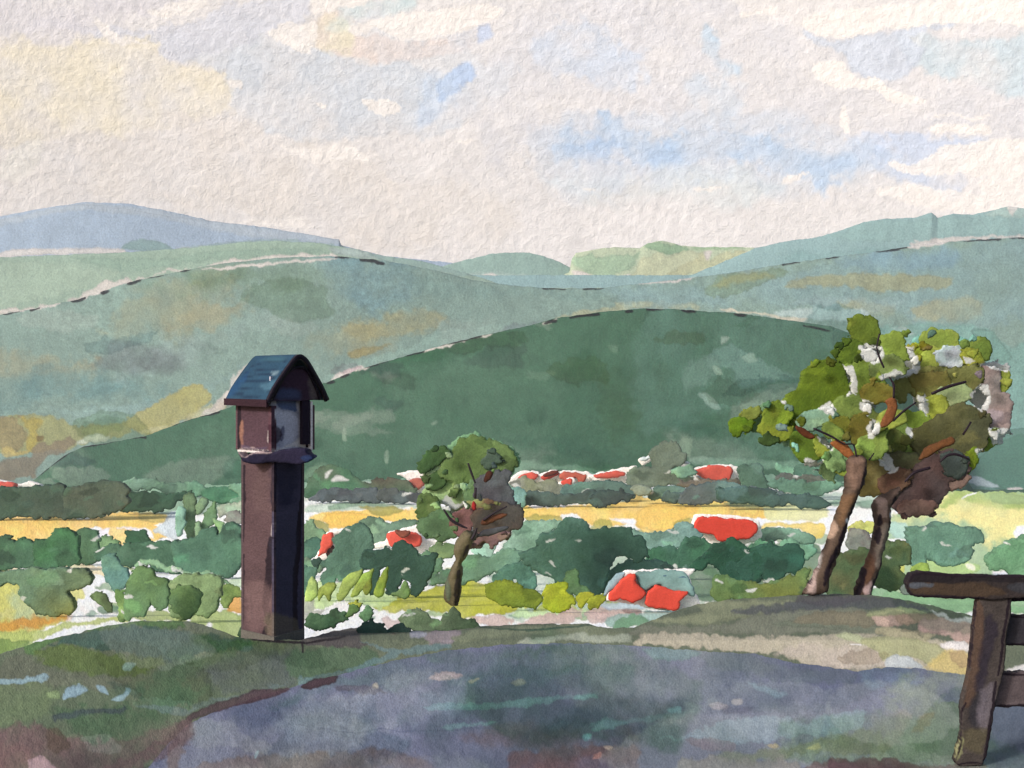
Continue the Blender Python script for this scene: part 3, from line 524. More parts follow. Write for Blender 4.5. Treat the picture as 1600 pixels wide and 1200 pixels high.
# ---- valley floor: fields and meadows
VAL = [
  P('G', [(-540,765),(-10,770),(-10,805),(-540,808)], (84,116,92), a=.95, soft=2, rough=5), P('G', [(1612,770),(2140,770),(2140,800),(1612,798)], (112,150,126), a=.95, soft=2, rough=5),
  P('G', [(-540,812),(0,808),(0,846),(-540,850)], (226,186,102), a=.95, rough=4), P('G', [(-540,846),(-6,842),(-6,890),(-540,895)], (88,120,92), a=.95, rough=5), P('G', [(-540,898),(0,892),(0,960),(-540,970)], (186,186,104), a=.9, soft=3, rough=6), P('G', [(-540,965),(0,962),(0,1070),(-540,1070)], (150,168,98), a=.9, soft=3, rough=6),
  P('G', [(1600,800),(2140,800),(2140,870),(1600,860)], (222,212,142), a=.9, soft=4, rough=6), P('G', [(1600,862),(2140,868),(2140,1070),(1600,1070)], (150,182,134), a=.9, soft=4, rough=6),
  P('G', [(-520,725),(2100,725),(2100,752),(1500,757),(1200,764),(1000,752),(760,765),(560,756),(480,765),(300,768),(-520,770)], (92,128,104), a=.95, soft=2, rough=4),
  P('G', [(250,755),(500,750),(640,758),(800,760),(1200,770),(1400,768),(1400,790),(900,778),(500,782),(250,790)], (140,170,145), a=.6, soft=3, rough=5),
  P('R1', [(-60,610),(600,600),(1600,600),(1600,800),(-60,820)], (125,155,128), a=.85, soft=3, rough=5),
  P('R1', [(-60,840),(60,830),(300,825),(500,835),(640,815),(800,810),(900,808),(1020,830),(1050,860),(960,900),(1060,965),(940,990),(760,1010),(700,960),(600,900),(480,930),(350,980),(200,1000),(-60,990)], (226,186,102), a=.95, soft=1.2, rough=3.5, edge=.12, mott=.12),
  P('R1', [(600,915),(700,890),(800,900),(920,905),(960,960),(900,985),(850,930),(760,930),(690,970),(620,965)], (230,224,224), a=.92, rough=3),
  P('R1', [(690,910),(780,905),(830,930),(800,1000),(740,1000),(690,950)], (232,200,130), a=.9, rough=3),
  P('R1', [(870,815),(950,805),(1040,830),(1040,860),(940,870),(880,850)], (178,160,95), a=.85, rough=2),
  P('R1', [(960,900),(1040,860),(1060,810),(1150,800),(1160,900),(1100,970),(1040,960)], (186,196,196), a=.9, rough=3),
  P('B1', [(-60,240),(60,235),(200,200),(420,260),(440,300),(380,360),(330,430),(220,480),(60,500),(-60,490)], (190,186,98), a=.9, rough=4),
  P('B1', [(40,300),(110,270),(200,380),(300,400),(200,430),(80,420)], (165,180,140), a=.7, soft=7, rough=6, edge=0),
  P('B1', [(-60,440),(100,430),(280,420),(360,385),(390,380),(330,430),(200,480),(100,495),(-60,490)], (190,132,48), a=.85, soft=4, rough=5, edge=.12),
  P('B1', [(-60,160),(150,160),(360,130),(480,140),(540,160),(560,200),(440,180),(200,170),(-60,180)], (228,205,150), a=.7, rough=3),
  P('B1', [(-60,500),(200,490),(420,430),(620,420),(660,440),(420,450),(300,500),(100,560),(-60,640)], (170,180,100), a=.9, rough=3),
  P('B1', [(-60,540),(60,530),(150,540),(120,600),(-60,610)], (110,135,70), a=.85, rough=3),
  P('B1', [(980,440),(1010,400),(1180,380),(1280,440),(1320,540),(1160,520),(1000,505)], (152,168,98), a=.9, rough=4),
  P('B1', [(1070,470),(1095,435),(1112,455),(1080,500)], (234,228,222), a=.95, rough=1.5), P('B1', [(1030,360),(1048,355),(1050,375),(1032,378)], (234,228,222), a=.95, rough=1),
  P('B1', [(655,400),(700,390),(830,370),(930,410),(960,440),(700,420)], (140,155,80), a=.9, rough=3),
  P('B1', [(1190,300),(1215,300),(1255,300),(1255,395),(1190,385),(1185,360)], (206,150,60), a=.95, rough=2.5),
  P('R4', [(0,560),(760,580),(1100,600),(1100,800),(0,800)], (232,226,220), a=.7, soft=6, rough=4),
  P('R4', [(70,620),(130,590),(400,575),(760,590),(770,612),(600,615),(200,640),(80,645)], (176,190,170), a=.9, rough=2.5),
  P('R4', [(80,685),(180,640),(400,630),(780,615),(1100,610),(1100,700),(780,705),(600,700),(500,700),(420,740),(230,745),(190,705)], (228,188,92), a=.96, rough=2.5, edge=.14),
  P('R4', [(215,605),(330,575),(500,580),(620,600),(640,612),(400,610),(230,635)], (128,152,125), a=.9, rough=2),
  P('R4', [(390,612),(560,605),(680,618),(680,640),(600,662),(490,655),(460,635)], (156,148,75), a=.9, rough=2),
  P('R4', [(180,690),(220,650),(360,640),(470,655),(470,680),(390,720),(280,742),(205,720)], (220,175,80), a=.8, rough=2, edge=.2),
  P('R4', [(410,700),(470,680),(540,685),(570,715),(480,725)], (150,148,80), a=.9, rough=2), P('R4', [(100,690),(160,690),(210,710),(220,755),(190,770),(140,730)], (150,146,75), a=.9, rough=2),
  P('R5', [(130,480),(600,470),(1000,420),(1160,440),(1400,450),(1500,490),(1700,480),(1700,560),(1230,560),(1200,600),(1080,640),(1000,660),(900,640),(840,600),(700,600),(560,600),(480,540),(300,560),(150,550)], (227,188,98), a=.97, soft=1.2, rough=2.5, edge=.12, mott=.1),
  P('R5', [(860,600),(880,490),(1050,475),(1280,500),(1270,520),(1150,560),(1080,620),(960,640)], (221,180,88), a=.7, rough=2.5, edge=.2),
  P('R5', [(690,565),(840,562),(840,600),(760,585)], (236,230,226), a=.96, rough=2), P('R5', [(210,475),(400,465),(560,468),(420,480),(230,490)], (236,230,226), a=.9, rough=2),
  P('R5', [(160,580),(165,545),(260,530),(390,550),(390,590),(170,590)], (165,155,75), a=.9, rough=3),
  P('R5', [(800,430),(870,400),(900,420),(890,450),(830,465)], (185,155,80), a=.9, rough=2),
  P('R5', [(570,600),(620,570),(680,570),(720,610),(840,615),(1000,660),(1120,600),(1220,580),(1230,680),(900,690),(600,640)], (158,152,72), a=.85, rough=4),
  P('R5', [(1400,450),(1600,450),(1700,470),(1700,485),(1500,480),(1420,500)], (146,148,98), a=.9, rough=2),
  P('R5', [(1420,480),(1470,495),(1450,540),(1430,550)], (190,170,100), a=.7, rough=1.5),
  P('R5', [(0,700),(150,600),(600,620),(1200,680),(1200,900),(1260,1100),(0,1200)], (132,162,132), a=.7, soft=5, rough=6),
  P('B2', [(430,300),(450,275),(530,240),(560,215),(650,215),(790,165),(930,145),(1010,190),(1200,270),(1130,320),(1000,325),(900,335),(780,320),(650,300),(520,312)], (166,166,48), a=.95, soft=1.3, rough=3.5, edge=.22, mott=.2),
  P('B2', [(60,250),(140,160),(240,150),(420,120),(500,200),(550,210),(530,240),(450,280),(330,270),(250,240),(130,310),(60,300)], (182,202,140), a=.9, rough=5),
  P('B2', [(40,300),(100,210),(130,240),(130,310),(200,300),(120,340),(50,360)], (172,172,155), a=.9, rough=3),
  P('B2', [(1230,320),(1280,280),(1340,170),(1400,180),(1440,290),(1560,290),(1600,200),(1640,180),(1640,290),(1400,310)], (168,178,80), a=.85, rough=4),
  P('B2', [(1120,330),(1170,285),(1220,310),(1300,300),(1480,300),(1480,320),(1180,345)], (190,212,160), a=.9, rough=3),
  P('B2', [(910,330),(1000,325),(1130,330),(1110,360),(1200,340),(1440,300),(1470,330),(1380,370),(1100,378),(960,380),(920,350)], (190,165,152), a=.9, rough=4, edge=.14),
  P('B2', [(470,345),(560,345),(560,400),(510,400)], (190,168,160), a=.85, rough=3),
  P('B2', [(1480,310),(1560,290),(1700,300),(1700,350),(1540,355)], (188,165,155), a=.85, rough=4),
  P('B3', [(60,200),(130,200),(130,230),(100,240),(50,235)], (185,162,152), a=.9, rough=3), P('B3', [(190,190),(270,190),(270,210),(210,210)], (140,115,108), a=.9, rough=2),
  P('B3', [(100,165),(240,165),(310,180),(280,192),(130,190)], (176,190,196), a=.85, rough=2),
  P('B3', [(120,240),(180,215),(400,195),(520,200),(580,235),(560,260),(400,262),(320,260),(300,240),(210,275),(140,275)], (138,168,155), a=.9, rough=3),
  P('B3', [(170,235),(240,215),(300,230),(300,250),(200,270),(150,270)], (96,135,98), a=.9, rough=2.5),
  P('B3', [(540,240),(640,230),(690,240),(690,262),(560,268)], (80,108,118), a=.85, rough=2),
  P('R7', [(-60,560),(60,480),(300,480),(560,480),(640,700),(560,760),(-60,760)], (80,112,80), a=.9, soft=3, rough=5),
  P('R7', [(310,660),(420,640),(500,600),(540,620),(510,710),(420,740),(240,745)], (122,130,68), a=.8, soft=4, rough=5),
  P('R7', [(300,300),(330,280),(460,275),(600,290),(615,340),(560,365),(400,365),(310,360)], (206,204,148), a=.9, rough=2.5, edge=.1),
  P('R7', [(-20,275),(110,270),(125,345),(-20,345)], (230,190,104), a=.9, rough=2), P('R7', [(140,330),(170,290),(270,300),(250,340),(150,348)], (228,190,104), a=.9, rough=2.5),
  P('R7', [(100,270),(340,270),(420,290),(300,305),(160,295)], (146,150,98), a=.85, rough=2),
  P('R7', [(275,400),(330,370),(520,375),(595,380),(595,440),(540,460),(480,410),(380,395),(290,410)], (218,192,98), a=.9, rough=2.5),
  P('R7', [(930,340),(1100,300),(1200,200),(1700,170),(1700,900),(860,900),(900,700),(930,480)], (146,174,126), a=.9, soft=2, rough=5),
  P('R7', [(950,370),(1000,330),(1150,310),(1250,240),(1500,270),(1700,290),(1700,440),(1500,470),(1420,520),(1380,440),(1380,400),(1150,370),(1020,390)], (224,212,142), a=.85, soft=8, rough=6, edge=.02),
  P('R7', [(1180,290),(1220,240),(1320,200),(1440,215),(1700,230),(1700,300),(1500,290),(1330,270)], (158,176,98), a=.8, soft=5, rough=5, edge=.04),
  P('R7', [(1440,220),(1600,240),(1600,280),(1450,275)], (148,168,115), a=.8, rough=1.5), L('R7', [(1290,255),(1320,235),(1358,222)], (236,232,226), w=1.2),
  P('R7', [(930,380),(1010,370),(1020,450),(960,460),(930,430)], (165,196,182), a=.85, rough=3),
  P('R7', [(920,455),(1020,460),(1040,475),(950,480)], (234,230,226), a=.9, rough=2), P('R7', [(1560,400),(1700,370),(1700,470),(1560,450)], (234,230,226), a=.9, rough=2.5),
  P('R7', [(1030,580),(1120,540),(1320,570),(1380,600),(1300,640),(1100,640)], (165,190,120), a=.85, rough=4),
  P('R7', [(830,740),(860,700),(920,710),(980,720),(1340,745),(1700,740),(1700,830),(1330,830),(1240,845),(1180,800),(980,770),(830,760)], (122,160,116), a=.95, rough=3, edge=.18),
  P('R7', [(1110,790),(1180,810),(1240,845),(1260,820),(1340,830),(1700,840),(1700,900),(1200,870)], (234,228,222), a=.95, rough=3),
  P('R7', [(1440,620),(1530,605),(1700,640),(1700,680),(1480,660)], (236,230,226), a=.95, rough=2),
  P('R7', [(970,590),(1000,580),(1000,620),(980,640)], (190,190,90), a=.9, rough=1.5), P('R7', [(1310,575),(1355,590),(1350,610),(1320,600)], (240,234,205), a=.95, rough=1.5),
  P('R8', [(740,560),(857,545),(1200,540),(1200,630),(740,640)], (132,172,130), a=.9, rough=2), P('R8', [(780,290),(1200,290),(1200,330),(780,335)], (150,182,140), a=.9, rough=1.5),
]
rgv = np.random.RandomState(7)
DAB = []
for k in range(240):
    x_ = rgv.uniform(-300, 1900); y_ = rgv.choice([rgv.uniform(772, 800), rgv.uniform(835, 965)]); rr = rgv.uniform(5, 20)
    cc_ = [(96,128,98),(120,150,112),(150,172,120),(84,112,92),(168,178,112),(132,160,138),(236,230,226),(176,196,160)][rgv.randint(8)]
    DAB.append(P('G', [(x_ + rr * rgv.uniform(.8, 1.7) * math.cos(t_), y_ + rr * rgv.uniform(.3, .6) * math.sin(t_)) for t_ in np.arange(0, 6.2, .9)], cc_, a=.85, rough=3, edge=.2))
VAL[2:2] = DAB
sheet('valley', [(-500,768),(0,768),(200,762),(330,758),(480,754),(560,752),(640,746),(760,744),(850,740),(1000,738),(1200,742),(1280,746),(1380,762),(1450,766),(1600,770),(2100,772)], [(-500,1062),(2100,1062)], lambda px, py, t: valley_Y(py), (230,224,216), VAL, M_FIELD, step=1.5, rough_top=3.5, texture=.08)

# ---- near ground: grass terrace, its rim and the steep drop behind it
EDGE = [(-500,1060),(-100,1030),(0,1022),(30,1012),(60,1002),(120,990),(160,978),(220,970),(290,970),(330,980),(380,998),(430,1000),(470,1000),(520,986),(560,980),(620,986),(700,985),(760,978),(840,975),(920,975),(950,982),(990,980),(1040,960),(1090,944),(1150,936),(1250,930),(1300,928),(1360,930),(1410,936),(1450,945),(1490,955),(1530,965),(1600,985),(1800,1010),(2100,1040)]
EDGK = [P('B1', [(965,940),(1000,912),(1050,890),(1200,838),(1330,798),(1480,781),(1497,800),(1380,842),(1250,882),(1100,918),(1010,952),(985,960)], (78,60,66), a=.9, rough=2, edge=.3),
  P('B1', [(985,955),(1010,1000),(985,1060),(900,1120),(780,1180),(640,1240),(520,1240),(640,1160),(760,1110),(860,1040),(930,965)], (96,76,78), a=.65, soft=3, rough=5, edge=.15),
  P('B2', [(65,690),(95,655),(160,636),(242,632),(235,660),(150,690),(80,700)], (70,54,60), a=.92, rough=2, edge=.3)]
TER = [
  P('B1', [(-60,620),(100,610),(240,600),(300,640),(600,640),(1200,560),(1600,600),(1600,900),(1000,960),(600,1000),(-60,1000)], (92,106,84), a=.8, soft=8, rough=8, edge=.02, mott=.14),
  P('B1', [(120,560),(160,510),(250,500),(400,455),(560,430),(720,430),(850,430),(950,440),(960,470),(760,470),(600,480),(420,500),(260,560),(140,600)], (88,118,72), a=.92, rough=4, edge=.2),
  P('B1', [(260,560),(400,500),(600,470),(760,470),(900,480),(1000,500),(1300,520),(1300,580),(1080,600),(860,640),(600,600),(360,560)], (66,94,84), a=.9, soft=2.5, rough=5, edge=.12),
  P('B1', [(980,500),(1120,510),(1300,545),(1320,570),(1160,600),(1060,560)], (46,82,42), a=.8, soft=5, rough=5),
  P('B1', [(180,600),(320,550),(440,570),(620,610),(800,620),(860,660),(720,720),(560,720),(380,700),(240,670)], (90,108,56), a=.85, soft=3, rough=5, edge=.1),
  P('B1', [(0,640),(100,610),(200,640),(260,690),(500,720),(620,740),(700,700),(640,770),(480,790),(400,760),(260,800),(-20,760)], (102,106,90), a=.8, soft=4, rough=6, edge=.06),
  P('B1', [(720,760),(900,640),(1100,600),(1260,590),(1280,640),(1080,680),(940,760),(1100,780),(960,880),(840,900),(700,870)], (84,112,86), a=.85, soft=5, rough=7, edge=.05),
  P('B1', [(1040,700),(1150,640),(1320,600),(1500,590),(1600,620),(1560,720),(1340,800),(1180,790)], (88,96,92), a=.8, soft=8, rough=7, edge=.03),
  P('B1', [(0,780),(250,760),(260,900),(100,960),(-60,950)], (108,124,90), a=.7, soft=8, rough=7, edge=.02),
  P('B1', [(250,900),(600,890),(900,900),(860,980),(700,1060),(450,1060),(340,960)], (74,98,72), a=.8, soft=6, rough=7, edge=.04),
  P('B1', [(0,1000),(200,980),(360,1060),(600,1060),(900,960),(1000,950),(980,1060),(800,1130),(500,1240),(-60,1240)], (112,92,90), a=.85, soft=6, rough=8, edge=.08),
  P('B1', [(-60,1080),(160,1090),(220,1240),(-60,1240)], (134,100,98), a=.7, soft=7, rough=6, edge=.03),
  P('B1', [(240,1000),(310,1000),(370,1080),(330,1120),(260,1100)], (84,70,58), a=.7, soft=3, rough=4, edge=.1),
  P('B1', [(150,1160),(210,1135),(270,1190),(280,1240),(150,1240)], (178,150,152), a=.8, rough=3),
  P('B1', [(-20,735),(120,735),(250,705),(240,740),(160,760),(-20,765)], (140,165,172), a=.9, rough=3), P('B1', [(325,810),(380,765),(470,795),(440,812),(370,832),(330,835)], (140,166,178), a=.92, rough=3),
  P('B1', [(505,775),(550,780),(565,820),(510,795)], (140,166,176), a=.9, rough=2), P('B1', [(575,845),(600,825),(640,815),(660,775),(682,795),(640,845),(590,850)], (145,172,178), a=.92, rough=2),
  P('B1', [(635,675),(660,655),(712,652),(680,690),(650,695)], (140,170,160), a=.92, rough=2), P('B1', [(250,810),(310,805),(320,835),(255,835)], (135,155,110), a=.8, rough=2),
  P('B1', [(700,880),(860,870),(980,900),(1040,850),(1240,820),(1400,770),(1500,760),(1340,810),(1040,890),(960,930),(820,900)], (112,130,130), a=.5, rough=3),
  P('B1', [(270,930),(400,900),(640,890),(620,915),(420,920),(290,960)], (64,76,80), a=.8, soft=2, rough=3),
  P('B2', [(0,520),(100,490),(260,480),(390,490),(460,560),(300,610),(100,640),(0,640)], (84,108,82), a=.85, soft=3, rough=5, edge=.1),
  P('B2', [(70,470),(80,400),(150,390),(350,385),(360,440),(420,470),(300,485),(180,480)], (80,72,76), a=.85, soft=2, rough=4, edge=.15),
  P('B2', [(340,450),(420,470),(500,480),(560,500),(700,470),(820,460),(800,490),(560,540),(440,570),(240,620),(60,680),(60,640),(230,600),(430,540),(500,510)], (108,136,142), a=.6, soft=1.5, rough=4, edge=.08),
  P('B2', [(600,400),(690,400),(690,430),(620,430)], (170,170,182), a=.85, rough=2.5), P('B2', [(690,420),(760,390),(860,400),(840,450),(740,470),(690,460)], (150,138,142), a=.85, rough=3),
  P('B2', [(940,390),(1140,380),(1500,370),(1580,385),(1700,420),(1700,450),(1400,440),(1200,420),(1040,440),(860,460),(800,440),(860,410)], (128,135,108), a=.85, soft=2, rough=3),
  P('B2', [(1140,460),(1280,430),(1440,415),(1700,420),(1700,460),(1480,450),(1340,450),(1220,480)], (172,178,158), a=.85, rough=3),
  L('B2', [(960,385),(1200,400),(1400,382),(1560,372)], (52,78,62), w=1.6, a=.8), L('B2', [(1190,405),(1300,392),(1420,384)], (60,88,72), w=1.2, a=.7),
  P('B3', [(220,290),(330,262),(500,262),(640,262),(700,230),(900,190),(1100,180),(1230,200),(1240,300),(1000,290),(800,300),(560,290),(300,310)], (128,130,112), a=.85, soft=2, rough=4, edge=.08),
  P('B3', [(200,240),(350,250),(520,255),(640,240),(860,180),(900,150),(520,160),(520,200),(400,225)], (146,150,118), a=.8, soft=2, rough=3),
  P('B3', [(240,330),(300,290),(480,290),(800,310),(1060,300),(1300,300),(1560,330),(1700,400),(1700,470),(1400,440),(1140,440),(960,420),(840,380),(500,350)], (190,180,158), a=.92, soft=2, rough=4, edge=.05),
  P('B3', [(840,380),(1000,340),(1200,340),(1330,390),(1420,400),(1360,440),(1140,440),(960,425)], (200,186,172), a=.7, soft=6, rough=5, edge=.03),
  P('B3', [(660,210),(700,180),(880,160),(1080,140),(1200,140),(1340,150),(1460,185),(1440,205),(1200,190),(1000,190),(800,200)], (86,88,92), a=.85, soft=2.5, rough=4, edge=.12),  # cast shadow at the feet of the twin trees, painted on the ground
  P('B3', [(920,150),(960,110),(1040,120),(1180,130),(1240,140),(1140,170),(960,170)], (84,80,86), a=.75, soft=4, rough=4),  # second wash of the same painted tree shadow
  P('B3', [(810,260),(900,240),(1100,240),(1250,265),(1320,280),(1200,282),(1000,275)], (118,125,105), a=.85, rough=2.5),
  P('B3', [(900,250),(940,215),(1100,200),(1230,205),(1240,260),(1000,255)], (134,125,102), a=.8, rough=3),
  P('B3', [(1230,235),(1250,220),(1350,215),(1400,230),(1340,265),(1260,262)], (206,176,158), a=.92, rough=3), P('B3', [(1340,200),(1440,200),(1520,230),(1490,260),(1440,240),(1360,260),(1330,230)], (176,152,128), a=.92, rough=3),
  P('B3', [(1220,200),(1350,185),(1460,205),(1350,215),(1230,220)], (170,175,130), a=.9, rough=2),
  P('B3', [(1440,240),(1520,225),(1620,240),(1700,280),(1700,340),(1560,320),(1440,290)], (204,172,158), a=.92, rough=4), P('B3', [(1250,270),(1400,275),(1500,300),(1440,320),(1260,300)], (186,176,142), a=.85, rough=3),
  P('B3', [(1470,195),(1540,210),(1570,230),(1700,220),(1700,250),(1560,240)], (236,230,224), a=.95, rough=3), P('B3', [(1520,330),(1620,330),(1640,370),(1540,365)], (238,230,224), a=.92, rough=3),
  P('B3', [(1080,300),(1140,290),(1200,315),(1200,335),(1140,330)], (196,200,158), a=.9, rough=2), L('B3', [(1145,336),(1175,340),(1200,340)], (240,236,230), w=1),
  P('B3', [(1195,320),(1280,310),(1420,315),(1530,345),(1530,390),(1470,425),(1400,390),(1330,385),(1280,395),(1250,360),(1200,345)], (172,172,130), a=.92, rough=3, edge=.16),
  P('B3', [(1300,400),(1340,385),(1400,395),(1460,440),(1380,440),(1290,430)], (200,206,206), a=.9, rough=3),
  P('B3', [(1450,430),(1500,400),(1560,370),(1700,390),(1700,480),(1560,465)], (214,192,122), a=.85, soft=4, rough=4, edge=.04), P('B3', [(1560,370),(1620,360),(1640,430),(1580,430)], (186,160,118), a=.8, soft=2, rough=3),
  P('R8', [(700,870),(857,870),(1300,850),(1300,1300),(640,1300)], (100,108,104), a=.85, soft=4, rough=6), P('R8', [(680,1030),(700,900),(740,880),(740,940),(720,1010)], (236,228,220), a=.95, rough=2),
  P('R8', [(740,880),(857,870),(1200,860),(1200,920),(780,915)], (165,195,200), a=.9, rough=2), P('R8', [(810,1090),(857,1060),(1100,1030),(1100,1110)], (180,205,220), a=.9, rough=2),
  P('R8', [(740,700),(857,640),(1200,600),(1200,700)], (236,230,224), a=.9, rough=2),
]
def terr_y(px, py, t): return terrace_Y(py)
sheet('ground', EDGE, [(-500,1330),(2100,1330)], terr_y, (104,112,92), TER, M_GROUND, step=1.5, rough_top=1.6, glaze=(36, 20, 90, [1.2, 4, 9]), texture=.16, over=EDGK + [L('R3', [(350,1035),(430,1040),(600,1046),(645,1052)], INKC0, w=2.2), L('R3', [(645,1052),(720,1042),(800,1030),(880,1014)], INKC0, w=2.0), L('R3', [(635,1045),(640,1105)], INKC0, w=1.6)], back=[(1.5, -.55), (8, -3.5), (16, -8.2)])

